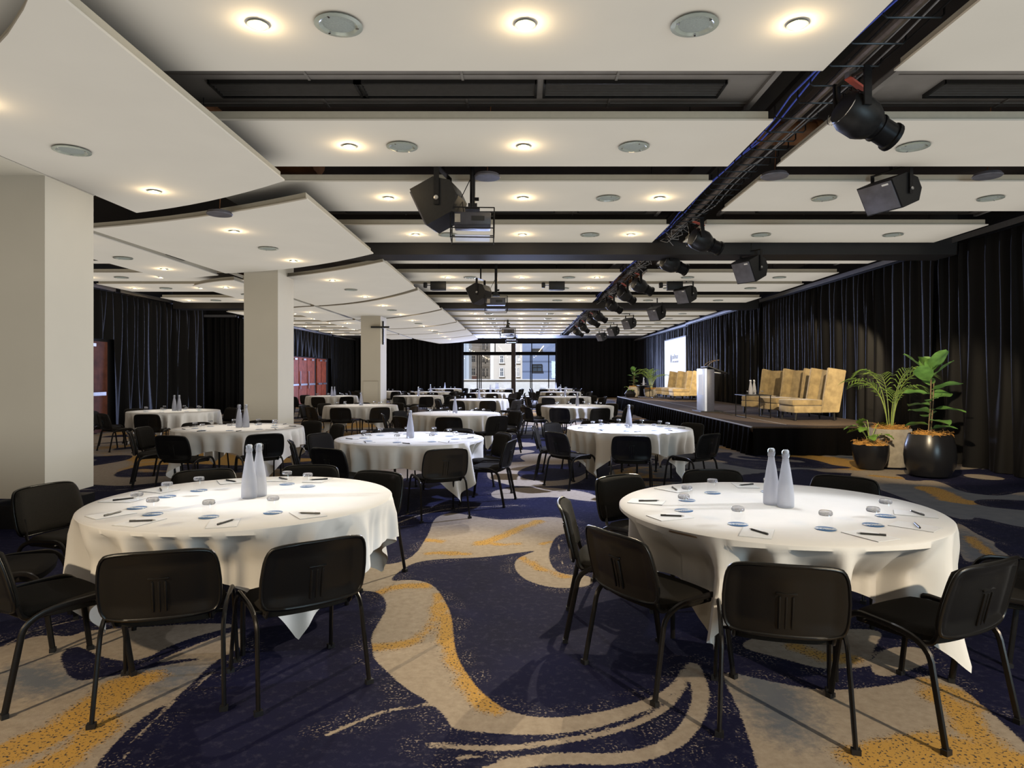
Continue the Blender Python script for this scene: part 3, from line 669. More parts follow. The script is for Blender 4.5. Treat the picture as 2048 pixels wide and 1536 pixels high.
for i, y in enumerate((5.82, 10.35, 15.4, 20.3, 25.6, 30.6)):
    put_spk(-3.93, y, ZC, 'round ceiling speaker on the lower curved panels, %s from the front' % ORD[i])
for i, y in enumerate((9.6, 12.4, 15.0, 17.6, 21.0, 25.5, 30.0)):
    put_lamp(-6.65, y, ZC, 'lit downlight in the narrow lower panels left of the columns, %s from the front' % ORD[i])
for i, y in enumerate((11.2, 16.3)):
    put_spk(-6.7, y, ZC, 'round ceiling speaker in the narrow lower panels left of the columns, %s' % ('nearer' if i == 0 else 'farther'))

# ------------------------------------------------------------------ lighting track
def lighting_track():
    t = thing('lighting_track', 'long black ceiling lighting track with rungs, pipe and cables', 'lighting track', (2.47, 3.0, 3.79))
    L_ = 35.0
    G().tube([(0, 0, 0.05), (0, L_, 0.05)], 0.036, 10).obj('pipe', M['pipe'], t)
    g = G(); g.box((-0.16, L_/2, 0.2), (0.02, L_, 0.05)); g.box((0.16, L_/2, 0.2), (0.02, L_, 0.05)); g.obj('side_rail', M['blackmetal'], t)
    y = 0.2; k = 0; far = G()
    while y < L_:
        k += 1; r = G() if k <= 90 else far
        s = random.uniform(-0.04, 0.04)
        r.tube([(-0.20+s, y, 0.10), (-0.20+s, y, 0.01), (-0.18+s, y, -0.01), (0.16+s, y, -0.01), (0.18+s, y, 0.01), (0.18+s, y, 0.07)], 0.007, 5)
        if k <= 90: r.obj('rung', M['blackmetal'], t)
        y += 0.24 if y > 3 else 0.33
    far.obj('rungs', M['blackmetal'], t)['kind'] = 'stuff'
    for nm, mt, n, x0 in (('cable', 'bluecable', 1, -0.19), ('cable', 'bluecable', 1, -0.16), ('cable', 'greycable', 1, 0.08), ('cable', 'greycable', 1, 0.12), ('cable', 'black', 1, 0.16), ('cable', 'black', 1, -0.08)):
        pts = [(x0+0.03*math.sin(j*0.9+x0*30)+random.uniform(-0.015, 0.015), j*0.5, 0.02+0.03*abs(math.sin(j*0.7+x0*9))) for j in range(int(L_/0.5))]
        G().tube(pts, 0.008 if mt == 'bluecable' else 0.007, 5).obj(nm, M[mt], t)['label'] = {'bluecable': 'blue cable', 'greycable': 'grey cable', 'black': 'black cable'}[mt]
    c = G()
    for j in range(7):
        y0 = 6.0+j*3.7+random.random(); pts = []
        for q in range(30):
            a = q*1.3; pts.append((0.14*math.cos(a)+random.uniform(-.02, .02), y0+q*0.07, -0.02+0.07*math.sin(a*1.7)))
        c.tube(pts, 0.006, 4)
    c.obj('cable_tangle', M['greycable'], t)
    h = G()
    for j in range(12): h.tube([(0, 1+j*3, 0.05), (0, 1+j*3, 0.70)], 0.012, 6)
    h.obj('drop_rod', M['blackmetal'], t)
    G().box((0.05, L_/2, 0.45), (0.5, L_, 0.02)).obj('backing', M['black'], t)
lighting_track()

# profile stage lights hung from the track
def make_profile():
    t = thing('stage_light', '', 'stage light')
    mx = Matrix.Translation((0, 0, -0.22)) @ Matrix.Rotation(math.radians(-25), 4, 'X')
    b = G()
    def along(prof, seg=20): return [(r, z) for r, z in prof]
    body = G().lathe([(0.03, -0.03), (0.105, -0.015), (0.13, 0.04), (0.13, 0.15), (0.118, 0.18), (0.10, 0.215)], 12, mx @ Matrix.Rotation(-PI/2, 4, 'X'))
    body.obj('lamp_house', M['black'], t)
    G().lathe([(0.092, 0.20), (0.092, 0.225), (0.082, 0.228), (0.082, 0.245), (0.090, 0.25), (0.090, 0.262), (0.080, 0.266), (0.080, 0.355), (0.092, 0.36), (0.092, 0.385), (0.070, 0.385), (0.070, 0.25)], 20, mx @ Matrix.Rotation(-PI/2, 4, 'X'), cap=False).obj('lens_tube', M['blackmetal'], t)
    G().lathe([(0.0005, 0.372), (0.070, 0.368)], 20, mx @ Matrix.Rotation(-PI/2, 4, 'X'), cap=False).obj('lens', M['glass_b'], t)
    yk = G(); yk.box((0.14, 0.05, -0.13), (0.012, 0.05, 0.24)); yk.box((-0.14, 0.05, -0.13), (0.012, 0.05, 0.24)); yk.obj('yoke_arms', M['blackmetal'], t, 0)
    G().tube([(0.125, 0.08, -0.24), (0.13, 0.05, -0.1), (0.12, 0.04, -0.03), (0, 0.04, -0.02), (-0.12, 0.04, -0.03), (-0.13, 0.05, -0.1), (-0.125, 0.08, -0.24)], 0.012, 5).obj('yoke', M['blackmetal'], t)
    c = G(); c.box((0, 0.04, 0.0), (0.04, 0.05, 0.06)); c.tube([(0, 0.04, 0.02), (0, 0.04, 0.09)], 0.012, 6); c.obj('clamp', M['steel'], t)
    w = G()
    for k in range(7):
        a = (k-3)*0.35
        w.tube([tuple(mx @ Vector((0.12*math.sin(a), -0.03+0.03*abs(math.sin(a)), 0.12*math.cos(a)))), tuple(mx @ Vector((0.125*math.sin(a), 0.10, 0.125*math.cos(a))))], 0.003, 4)
    w.tube([tuple(mx @ Vector((0.125*math.sin(a*0.3), -0.02, -0.125*math.cos(a*0.3)))) for a in range(-5, 6)], 0.003, 4)
    w.obj('wire_guard', M['chrome'], t)
    f = G().box((-0.02, 0.10, -0.055), (0.045, 0.17, 0.014), rot=(-0.3, 0.1, 0.2)); f.obj('shutter_tab', M['redclamp'], t)
    return freeze(t)
PF = make_profile()
for i, (x, y, rz, rx) in enumerate(((2.44, 5.0, -78, 0.0), (2.5, 9.7, -75, 0.1), (2.5, 11.7, -75, 0.1), (2.5, 14.6, -70, 0.05), (2.45, 16.2, -55, 0.0), (2.5, 18.9, -60, 0.05), (2.5, 22.2, -65, 0.0), (2.5, 23.9, -60, -0.1), (2.5, 27.2, -50, -0.1), (2.5, 30.5, -60, 0))):
    place(PF, (x, y, 3.80), 0, 'black stage profile light under the lighting track, %s from the front' % ORD[i], scale=1.2, rot=(rx, 0, math.radians(rz)))

# hanging loudspeakers
def make_speaker():
    t = thing('hanging_loudspeaker', '', 'loudspeaker')
    mx = Matrix.Rotation(math.radians(26), 4, 'X')
    poly = [(-0.19, -0.17), (0.19, -0.17), (0.19, 0.05), (0.09, 0.20), (-0.09, 0.20), (-0.19, 0.05)]
    # cabinet: the grille faces -y; profile is seen from the side
    prof = [(-0.17, -0.19), (0.10, -0.19), (0.21, -0.06), (0.21, 0.08), (0.08, 0.19), (-0.17, 0.19)]   # (y, z)
    g = G(); n = len(prof); w = 0.20
    vs = [(-w, y, z) for y, z in prof]+[(w, y, z) for y, z in prof]
    g.add(vs, [tuple(range(n)), tuple(range(n, 2*n))[::-1]]+[(i, n+i, n+(i+1) % n, (i+1) % n) for i in range(n)], mx)
    g.obj('cabinet', M['black'], t, 0)
    q = G().rbox((0, -0.178, 0), (0.37, 0.02, 0.35), 0.008, 2, mx); fo = q.obj('front_grille', M['greymesh'], t)
    G().box((0.12, -0.191, 0.14), (0.07, 0.004, 0.022), mx=mx).obj('badge', M['paper'], fo, 0)
    y_ = G(); y_.box((0.215, 0.03, 0.12), (0.008, 0.05, 0.36)); y_.box((-0.215, 0.03, 0.12), (0.008, 0.05, 0.36)); y_.box((0, 0.03, 0.30), (0.44, 0.05, 0.008)); y_.tube([(0, 0.03, 0.30), (0, 0.03, 0.75)], 0.018, 8)
    y_.obj('yoke', M['blackmetal'], t)
    k = G(); k.lathe([(0.022, 0), (0.022, 0.01), (0.012, 0.012)], 10, Matrix.Translation((0.22, 0.03, -0.0)) @ Matrix.Rotation(PI/2, 4, 'Y')); k.lathe([(0.022, 0), (0.022, 0.01), (0.012, 0.012)], 10, Matrix.Translation((-0.22, 0.03, 0)) @ Matrix.Rotation(-PI/2, 4, 'Y'))
    k.obj('knob', M['steel'], t)
    return freeze(t)
SP = make_speaker()
R = math.radians
for i, (x, y, z, rz, s) in enumerate(((4.08, 7.35, 3.53, -68, 1.2), (3.88, 11.25, 3.32, -60, 1.0), (3.95, 15.9, 3.45, -55, 0.95), (3.95, 19.3, 3.32, -55, 0.95), (3.95, 24.2, 3.4, -55, 0.95), (3.95, 28.3, 3.38, -55, 0.95), (3.95, 32.4, 3.38, -55, 0.95))):
    place(SP, (x, y, z), R(rz), 'black loudspeaker hanging right of the lighting track, %s from the front' % ORD[i], scale=(1.12, 1.0, 0.86) if i == 0 else s)
place(SP, (-0.89, 7.35, 3.42), R(-100), 'black loudspeaker hanging left of the nearest projector, cone turned away', scale=1.15)
place(SP, (-0.89, 14.4, 3.29), R(-110), 'black loudspeaker hanging beside the second projector', scale=1.0)
def make_stage_box():
    t = thing('bracket_loudspeaker', '', 'loudspeaker')
    G().prism([(-0.19, -0.1), (0.19, -0.1), (0.16, 0.12), (-0.16, 0.12)], -0.1, 0.1).obj('cabinet', M['black'], t, 0)
    G().rbox((0, -0.11, 0), (0.36, 0.02, 0.19), 0.006, 2).obj('front_grille', M['black'], t)
    G().tube([(0, 0.05, 0.08), (0, 0.05, 0.84)], 0.015, 6).obj('bracket', M['blackmetal'], t)
    G().rbox((-0.32, 0, 0.02), (0.09, 0.1, 0.13), 0.02, 2).obj('horn', M['black'], t)
    G().tube([(-0.3, 0.02, 0.02), (-0.18, 0.02, 0.02)], 0.012, 6).obj('arm', M['steel'], t)
    return freeze(t)
SB = make_stage_box()
for x, lab in ((-1.97, 'flat black speaker box under the ceiling, leftmost of three in a row'), (0.87, 'flat black speaker box under the ceiling, middle of three in a row'), (3.7, 'flat black speaker box under the ceiling, right of the lighting track')):
    place(SB, (x, 16.0, 3.66), 0, lab)
# projectors in cages
def make_projector():
    t = thing('ceiling_projector', '', 'projector')
    b = G().rbox((0, 0, 0.02), (0.40, 0.34, 0.14), 0.015, 2); b.obj('body', M['lectern_side'], t)
    G().box((0.06, -0.172, 0.02), (0.14, 0.006, 0.05)).obj('intake_grille', M['black'], t, 0)
    G().box((-0.16, -0.172, 0.02), (0.06, 0.006, 0.09)).obj('label_plate', M['concrete'], t, 0)
    G().lathe([(0.04, 0), (0.045, 0.05), (0.03, 0.05)], 16, Matrix.Translation((0.1, 0.16, 0.02)) @ Matrix.Rotation(-PI/2, 4, 'X')).obj('lens', M['glass_b'], t)
    G().box((0, 0, -0.16), (0.38, 0.34, 0.008)).obj('mirror_shelf', M['lectern'], t, 0)
    c = G(); X, Y, Z0, Z1 = 0.235, 0.20, -0.19, 0.13
    for z in (Z0, -0.09, Z1):
        c.tube([(-X, -Y, z), (X, -Y, z), (X, Y, z), (-X, Y, z), (-X, -Y, z)], 0.007, 5)
    for sx in (-1, 1):
        for sy in (-1, 1): c.tube([(sx*X, sy*Y, Z0), (sx*X, sy*Y, Z1)], 0.007, 5)
    c.obj('cage', M['blackmetal'], t)
    k = G(); k.box((0, 0, 0.15), (0.16, 0.16, 0.02)); k.box((0, 0, 0.19), (0.10, 0.05, 0.06)); k.tube([(0, 0, 0.18), (0, 0, 0.95)], 0.03, 10)
    k.tube([(0, 0, 0.27), (0.07, 0, 0.27)], 0.02, 8)
    k.obj('pole', M['blackmetal'], t)
    w = G().tube([(-0.1, 0, 0.13), (-0.12, 0.02, 0.3), (-0.02, 0, 0.5), (0.02, 0.02, 0.7)], 0.005, 5); w.obj('cable', M['black'], t)
    return freeze(t)
PJ = make_projector()
for i, (x, y, z) in enumerate(((-0.53, 7.35, 3.2), (-0.52, 14.1, 3.05), (-0.52, 27.0, 3.25), (-0.5, 36.5, 3.5))):
    place(PJ, (x, y, z), 0.06, 'black ceiling projector in a wire cage, %s from the front' % ORD[i], scale=1.0 if i < 2 else 1.3)
# hanging drumlike access discs in gaps
def make_disc():
    t = thing('hanging_speaker_disc', '', 'speaker disc')
    G().lathe([(0.02, 0.06), (0.13, 0.03), (0.15, 0.0), (0.14, -0.012), (0.005, -0.012)], 24).obj('dish', M['greymesh'], t)
    G().tube([(0, 0, 0.05), (0.05, 0, 1.0)], 0.006, 5).obj('wire', M['duct'], t)
    return freeze(t)
DC = make_disc()
for x, y, z, lab in ((-0.37, 7.37, 3.72, 'grey speaker disc beside the nearest projector pole'), (2.83, 7.4, 3.74, 'round speaker disc hanging at the lighting track'), (5.2, 7.4, 3.74, 'round speaker disc in the gap right of the large loudspeaker'), (-3.6, 7.95, 3.45, 'round speaker disc hanging between the first and second curved panels')):
    place(DC, (x, y, z), 0, lab)

# ------------------------------------------------------------------ drapes
def curtain(x0, y0, x1, y1, zt, zb, label, seed=1, pleat=0.22, amp=0.06, side=1, puddle=0.0, m='drape', track=True, zb_fn=None, nz=12, step=0.022):
    rr = random.Random(seed); L_ = math.hypot(x1-x0, y1-y0); dx, dy = (x1-x0)/L_, (y1-y0)/L_; nx_, ny_ = -dy*side, dx*side
    n = int(L_/step); t = thing('curtain', label, 'curtain', ((x0+x1)/2, (y0+y1)/2, 0))
    ph = []; p = 0.0
    for i in range(n+1):
        if i % 14 == 0: k = rr.uniform(0.65, 1.5)
        p += step/pleat*2*PI*k; ph.append(p)
    am = [0.6+0.8*rr.random() for _ in range(n//20+3)]
    P = []
    for j in range(nz+1):
        v = j/nz; row = []
        for i in range(n+1):
            s = i*step; a = am[int(i/20)]*(1-(i/20) % 1)+am[int(i/20)+1]*((i/20) % 1)
            low = math.sin(ph[i]*0.5+1.3*math.sin(v*1.8+i*0.013)); hi = math.sin(ph[i]+0.4*math.sin(v*3))
            f = amp*a*(hi*(0.75-0.45*v)+low*(0.15+0.75*v))
            if v < 0.06: f *= 0.7
            zbb = zb if zb_fn is None else zb_fn(s)
            z = zt+(zbb-zt)*v
            off = f+amp+puddle*max(0, v-0.75)**2*6
            row.append((x0+dx*s+nx_*off-t.location.x, y0+dy*s+ny_*off-t.location.y, z))
        P.append(row)
    G().grid(P).obj('drape', M[m], t, 60)
    if track:
        q = G(); q.box((nx_*0.1, ny_*0.1, zt+0.03), (L_, 0.09, 0.06), rot=(0, 0, math.atan2(dy, dx)))
        q.obj('track', M['blackmetal'], t, 0)
        q = G(); q.box((nx_*0.24, ny_*0.24, zt+0.06), (L_*0.96, 0.015, 0.09), rot=(0, 0, math.atan2(dy, dx)))
        q.obj('fascia', M['steel'], t, 0)
    return t
curtain(7.55, 3.0, 7.55, 11.9, 3.74, 0.01, 'black drape at the right edge behind the potted plants', 3, 0.30, 0.10, 1, 0.06)
curtain(7.55, 11.95, 7.55, 20.5, 3.72, 0.01, 'black drape on the right wall behind the near tan armchairs', 4, 0.26, 0.08, 1)
curtain(7.55, 20.55, 7.55, 29.6, 3.72, 0.01, 'black drape on the right wall behind the far tan armchairs', 5, 0.26, 0.08, 1)
curtain(7.70, 29.7, 7.70, 43.8, 3.72, 0.01, 'black drape on the right wall behind the projection screen', 6, 0.3, 0.05, 1)
curtain(7.6, 43.85, 2.4, 43.85, 3.9, 0.01, 'black drape on the end wall right of the window', 7, 0.28, 0.06, 1, step=0.035)
curtain(-3.85, 43.85, -11.0, 43.85, 3.9, 0.01, 'black drape on the end wall left of the window', 8, 0.28, 0.06, 1, step=0.035)
curtain(-11.1, 22.9, -11.1, 17.95, 3.74, 0.01, 'black drape on the left wall between the timber door and the recess', 9, 0.3, 0.11, 1)
curtain(-11.1, 17.9, -11.1, 14.0, 3.74, 2.47, 'short black drape above the dark timber door on the left', 10, 0.3, 0.09, 1)
curtain(-11.1, 31.6, -11.1, 26.2, 3.74, 0.01, 'black drape on the left wall just beyond the recess', 11, 0.3, 0.10, 1)
curtain(-11.0, 26.0, -12.3, 26.0, 3.74, 0.01, 'short black drape on the end face of the left recess', 12, 0.25, 0.08, 1)
curtain(-11.1, 38.4, -11.1, 31.7, 3.74, 2.45, 'short black drape above the red timber doors', 13, 0.3, 0.08, 1)
curtain(-11.1, 43.8, -11.1, 38.5, 3.74, 0.01, 'black drape in the far left corner past the red doors', 14, 0.3, 0.08, 1)

# ------------------------------------------------------------------ doors on the left wall
def door_leaf(n, y0, y1, m, bar=True, pull=False):
    g = G().box((XLW+0.03, (y0+y1)/2, 1.2), (0.06, y1-y0-0.02, 2.4)); o = struct(g, 'door_%d' % n, M[m])
    for yy in (y0+0.0, y1-0.0):
        pass
    G().box((XLW+0.10, (y0+y1)/2+0.1, 2.3), (0.08, 0.35, 0.08)).obj('door_closer', M['steel'], o, 0)
    if bar: G().box((XLW+0.11, (y0+y1)/2, 1.02), (0.05, (y1-y0)*0.8, 0.09)).obj('push_bar', M['steel'], o, 0)
    if pull: G().box((XLW+0.11, y0+0.12, 1.25), (0.03, 0.05, 0.9)).obj('pull_handle', M['steel'], o, 0)
door_leaf(1, 16.1, 17.85, 'browndoor')
for k, (a, b) in enumerate(((31.9, 33.2), (33.25, 34.5), (34.55, 35.8), (36.2, 37.0), (37.05, 37.9))):
    door_leaf(2+k, a, b, 'reddoor', True, k in (1, 2))

# ------------------------------------------------------------------ round tables and cloths
TR, TH = 0.9, 0.745
def make_table():
    t = thing('round_table', '', 'table')
    G().lathe([(0.01, TH-0.03), (TR-0.02, TH-0.03), (TR-0.01, TH-0.02), (TR-0.01, TH-0.006), (TR-0.02, TH-0.003), (0.01, TH-0.003)], 48).obj('tabletop', M['wood'], t)
    for a in (0.8, 2.37, 3.94, 5.5):
        c, s = math.cos(a), math.sin(a)
        G().tube([(0.62*c, 0.62*s, 0.0), (0.62*c, 0.62*s, 0.66), (0.5*c, 0.5*s, TH-0.03)], 0.014, 8).obj('leg', M['chairframe'], t)
    return freeze(t)
TB = make_table()
def cloth_mesh(seed, n=176, rot=0.0, chairs=()):
    rr = random.Random(seed); g = G(); a_half = 1.2
    fold = [(rr.choice([11, 14, 17, 20, 24, 28, 33]), rr.uniform(0, 6.28), rr.uniform(0.4, 1.0)) for _ in range(6)]
    nf_ = rr.choice([22, 24, 26]); rings = [0.0, 0.2, 0.45, 0.7, 0.85]
    rows = [[(TR*f*math.cos(2*PI*k/n), TR*f*math.sin(2*PI*k/n), TH+0.004) for k in range(n)] for f in rings[1:]]
    rows.append([((TR-0.006)*math.cos(2*PI*k/n), (TR-0.006)*math.sin(2*PI*k/n), TH+0.004) for k in range(n)])
    rows.append([((TR+0.006)*math.cos(2*PI*k/n), (TR+0.006)*math.sin(2*PI*k/n), TH-0.004) for k in range(n)])
    nd = 12
    for j in range(1, nd+1):
        row = []
        for k in range(n):
            ph = 2*PI*k/n; q = ph-rot
            ext = a_half/max(abs(math.cos(q)), abs(math.sin(q)))
            drop = (ext-TR)*0.84
            s = drop*j/nd
            corner = max(0, (abs(math.sin(2*q)))**6)
            w = sum(am*math.sin(m_*ph+p0+0.25*s*m_/9) for m_, p0, am in fold)/3.0
            w = 0.35*math.tanh(2.5*w)+math.sin(nf_*ph+1.6*math.sin(3*ph+fold[0][1])+1.1*math.sin(5*ph+fold[1][1]))*(0.62+0.38*math.sin(7*ph+fold[2][1]))
            r = TR+0.010+s*0.05+s*0.12*corner*s/0.7; wav = min(1, s*9)*0.062*(w-0.35)*(0.6+s*0.9)
            r += 0.03*s*math.sin(8*q)*abs(math.sin(2*q))
            for (ca, cr, _) in chairs:      # the seats push the hanging cloth inwards
                d = (ph-(R(ca)-PI/2)+PI) % (2*PI)-PI
                lim = cr-0.225
                if abs(d) < 0.6 and lim < r:
                    kx = 1-max(0, min(1, (abs(r*math.sin(d))-0.20)/0.14)); kz = min(1, s/0.20)
                    kx = kx*kx*(3-2*kx); r = r-(r-lim)*kx*kz
            r += wav
            r = max(r, TR+0.006-max(0, s-0.035)*6)
            row.append((r*math.cos(ph), r*math.sin(ph), TH-s*0.985))
        rows.append(row)
    vs = [(0, 0, TH+0.004)]+[p for row in rows for p in row]
    fs = [(0, 1+k, 1+(k+1) % n) for k in range(n)]
    for i in range(len(rows)-1):
        o = 1+i*n
        fs += [(o+k, o+n+k, o+n+(k+1) % n, o+(k+1) % n) for k in range(n)]
    g.add(vs, fs); return g.mesh('tablecloth', M['cloth'], 50)

# stacking chair (faces +y)
def make_chair():
    t = thing('stacking_chair', '', 'chair')
    # seat cushion
    g = G(); P = []
    n = 14
    for j in range(n+1):
        v = j/n*2-1; row = []
        for i in range(n+1):
            u = i/n*2-1
            # superellipse mapping
            sx = math.copysign(abs(u)**0.8, u); sy = math.copysign(abs(v)**0.8, v)
            k = (1-0.13*(sx*sy)**2)
            x = sx*0.235*k*(1-0.04*(v < 0)*abs(v)); y = sy*0.205*k+0.0
            e_ = max(abs(u), abs(v)); z = 0.452-0.022*max(0, e_-0.72)**2/0.0784+0.006*(1-e_)*-1-0.012*v*v*(v > 0)
            row.append((x, y, z))
        P.append(row)
    g.grid(P)
    B = []
    idx = [(0, i) for i in range(n)]+[(j, n) for j in range(n)]+[(n, i) for i in range(n, 0, -1)]+[(j, 0) for j in range(n, 0, -1)]
    top = [P[a][b] for a, b in idx]; low = [(x*0.97, y*0.97, z-0.035) for x, y, z in top]; m2 = len(top)
    low2 = [(x*0.9, y*0.9, z-0.042) for x, y, z in top]
    g.add(top+low+low2, [(i, (i+1) % m2, m2+(i+1) % m2, m2+i) for i in range(m2)]+[(m2+i, m2+(i+1) % m2, 2*m2+(i+1) % m2, 2*m2+i) for i in range(m2)]+[tuple(range(2*m2, 3*m2))])
    bm = bmesh.new(); me = bpy.data.meshes.new('seat'); me.from_pydata(g.v, [], g.f); bm.from_mesh(me); bmesh.ops.remove_doubles(bm, verts=bm.verts[:], dist=0.0008); bmesh.ops.recalc_face_normals(bm, faces=bm.faces[:]); bm.to_mesh(me); bm.free()
    me.materials.append(M['chairfabric']); me.shade_smooth(); me.set_sharp_from_angle(angle=0.9)
    so = bpy.data.objects.new('seat', me); COL.objects.link(so); so.parent = t
    # backrest: cushion in front, moulded shell behind
    def back(yoff, wid, z0, z1, thick, nm, mt, par, ribs=False):
        g = G(); F_, Bk = [], []
        nu, nv = 16, 10
        def outline(u, v):
            sx = math.copysign(abs(u)**0.75, u); sv = math.copysign(abs(v)**0.75, v)
            k = 1-0.10*(sx*sv)**4
            x = sx*wid/2*k*(1+0.0*sv); z = (z0+z1)/2+sv*(z1-z0)/2*k
            if sv < 0: z += 0.02*abs(sx)**2*0
            x *= 1-0.05*max(0, sv)
            y = -0.205-(z-0.44)*0.24-0.035*(1-(x/(wid/2))**2)+yoff
            return x, y, z
        for j in range(nv+1):
            v = j/nv*2-1; rf, rb = [], []
            for i in range(nu+1):
                u = i/nu*2-1; x, y, z = outline(u, v)
                e_ = max(abs(u), abs(v)); bl = 1-max(0, (e_-0.7)/0.3)**2.2
                rf.append((x, y+thick*(0.25+0.75*bl), z)); d = 0.0
                if ribs and abs(x) < 0.055 and z0+0.03 < z < z1-0.08: d = 0.010*abs(math.cos(x*PI/0.036))
                if ribs and e_ < 0.80: d -= 0.012
                rb.append((x, y-d, z))
            F_.append(rf); Bk.append(rb)
        g.grid(F_); g.grid([r[::-1] for r in Bk])
        idx = [(0, i) for i in range(nu)]+[(j, nu) for j in range(nv)]+[(nv, i) for i in range(nu, 0, -1)]+[(j, 0) for j in range(nv, 0, -1)]
        a = [F_[p][q] for p, q in idx]; b = [Bk[p][q] for p, q in idx]; m2 = len(a)
        g.add(a+b, [(i, (i+1) % m2, m2+(i+1) % m2, m2+i) for i in range(m2)])
        bm = bmesh.new(); me = bpy.data.meshes.new(nm); me.from_pydata(g.v, [], g.f); bm.from_mesh(me); bmesh.ops.remove_doubles(bm, verts=bm.verts[:], dist=0.0008); bmesh.ops.recalc_face_normals(bm, faces=bm.faces[:]); bm.to_mesh(me); bm.free()
        me.materials.append(mt); me.shade_smooth(); me.set_sharp_from_angle(angle=0.8)
        o = bpy.data.objects.new(nm, me); COL.objects.link(o); o.parent = par; return o
    bo = back(0.0, 0.485, 0.45, 0.75, 0.034, 'backrest', M['chairfabric'], t)
    sh = back(-0.014, 0.50, 0.435, 0.757, 0.014, 'back_shell', M['chairplastic'], bo, True)
    q = G(); pts = []
    wid, z0, z1 = 0.492, 0.439, 0.753
    for u, v in [(i/8-1, -1) for i in range(17)]+[(1, j/5-1) for j in range(1, 11)]+[(1-i/8, 1) for i in range(1, 17)]+[(-1, 1-j/5) for j in range(1, 11)]:
        sx = math.copysign(abs(u)**0.75, u); sv = math.copysign(abs(v)**0.75, v); k = 1-0.10*(sx*sv)**4
        x = sx*wid/2*k*(1-0.05*max(0, sv)); z = (z0+z1)/2+sv*(z1-z0)/2*k
        pts.append((x, -0.205-(z-0.44)*0.24-0.035*(1-(x/(wid/2))**2)-0.012, z))
    q.tube(pts, 0.0085, 6, cap=False); q.obj('rim', M['chairplastic'], sh, 60)
    r = G()
    for k in (-1, 0, 1): r.rbox((k*0.026, -0.2725, 0.545), (0.010, 0.014, 0.15), 0.004, 2, rot=(0.235, 0, 0))
    r.rbox((0, -0.2925, 0.630), (0.085, 0.012, 0.010), 0.004, 2, rot=(0.235, 0, 0))
    r.obj('rib', M['chairplastic'], sh)
    for s in (-1, 1):
        # legs: an inverted U of oval tube on each side, front and rear legs
        x = s*0.252
        def U(): return None
        top = arc((x, 0.205, 0.36), (x, 0.175, 0.455), (x, 0.08, 0.442), 6)
        G().tube([(x+s*0.012, 0.262, 0.012), (x+s*0.002, 0.222, 0.30)]+top+[(x, -0.03, 0.437)], 0.0105, 8, ry=0.015).obj('leg', M['chairframe'], t)
        top = arc((x, -0.03, 0.437), (x, -0.185, 0.43), (x, -0.205, 0.345), 6)
        G().tube(top+[(x+s*0.012, -0.272, 0.012)], 0.0105, 8, ry=0.015).obj('leg', M['chairframe'], t)
        G().box((x+s*0.012, 0.263, 0.011), (0.036, 0.028, 0.022)).obj('foot_cap', M['black'], t, 0)
        G().box((x+s*0.012, -0.273, 0.011), (0.036, 0.028, 0.022)).obj('foot_cap', M['black'], t, 0)
        xs = s*0.20
        pts = [(xs, 0.15, 0.402), (xs, -0.12, 0.398)]+arc((xs, -0.14, 0.396), (xs, -0.195, 0.392), (xs, -0.204, 0.46), 6)+[(xs, -0.222, 0.56)]
        G().tube(pts, 0.009, 7, ry=0.013).obj('back_post', M['chairframe'], t)
    b = G(); b.tube([(-0.252, 0.10, 0.415), (0.252, 0.10, 0.415)], 0.008, 6); b.tube([(-0.252, -0.13, 0.412), (0.252, -0.13, 0.412)], 0.008, 6)
    b.obj('cross_bar', M['chairframe'], t)
    # one object per foot pair is too small to matter in the distance; all copies share these meshes
    return freeze(t)
CHAIR = make_chair()
# tableware
def make_glass():
    t = thing('tumbler', '', 'glass')
    G().lathe([(0.035, 0.0), (0.035, 0.066), (0.033, 0.074)], 24, cap=False).obj('wall', M['glass'], t, 60)
    G().lathe([(0.004, 0.068), (0.030, 0.068), (0.0335, 0.074), (0.033, 0.084), (0.029, 0.090), (0.004, 0.090)], 24, cap=False).obj('base', M['glassbase'], t, 60)
    return freeze(t)
def make_glass_old():
    prof = [(0.034, 0.0), (0.034, 0.07), (0.032, 0.083), (0.026, 0.088), (0.005, 0.088), (0.005, 0.076), (0.024, 0.074), (0.030, 0.066), (0.0315, 0.0)]
    return G().lathe(prof, 20, cap=False).mesh('tumbler', M['glass'], 50)
def make_bottle():
    t = thing('water_bottle', '', 'bottle')
    prof = [(0.005, 0.0), (0.036, 0.0), (0.042, 0.008), (0.042, 0.05), (0.038, 0.11), (0.026, 0.19), (0.018, 0.235), (0.015, 0.262), (0.017, 0.266), (0.017, 0.278), (0.014, 0.280)]
    G().lathe(prof, 24).obj('glass_body', M['bottle'], t, 50)
    G().lathe([(0.005, 0.279), (0.015, 0.279), (0.017, 0.287), (0.014, 0.298), (0.005, 0.300)], 14).obj('stopper', M['lectern'], t, 50)
    w = G()
    for s in (-1, 1): w.tube([(s*0.018, 0, 0.255), (s*0.024, 0, 0.272), (s*0.022, 0, 0.292), (s*0.010, 0, 0.301)], 0.0016, 5)
    w.tube([(0.018, 0, 0.255), (0, 0.018, 0.255), (-0.018, 0, 0.255), (0, -0.018, 0.255), (0.018, 0, 0.255)], 0.0016, 5)
    w.obj('wire_clip', M['chrome'], t)
    return freeze(t)
def single(name, me, cat):
    o = bpy.data.objects.new(name, me); COL.objects.link(o); o['category'] = cat; ALLK[o.name] = []; return o
GLS = make_glass()
CST = single('coaster', G().lathe([(0.002, 0), (0.052, 0), (0.052, 0.0025), (0.002, 0.0025)], 24).mesh('coaster', M['coaster'], 30), 'coaster')
PAD = single('notepad', G().box((0, 0, 0.0015), (0.148, 0.21, 0.003)).mesh('notepad', M['paper'], 0), 'notepad')
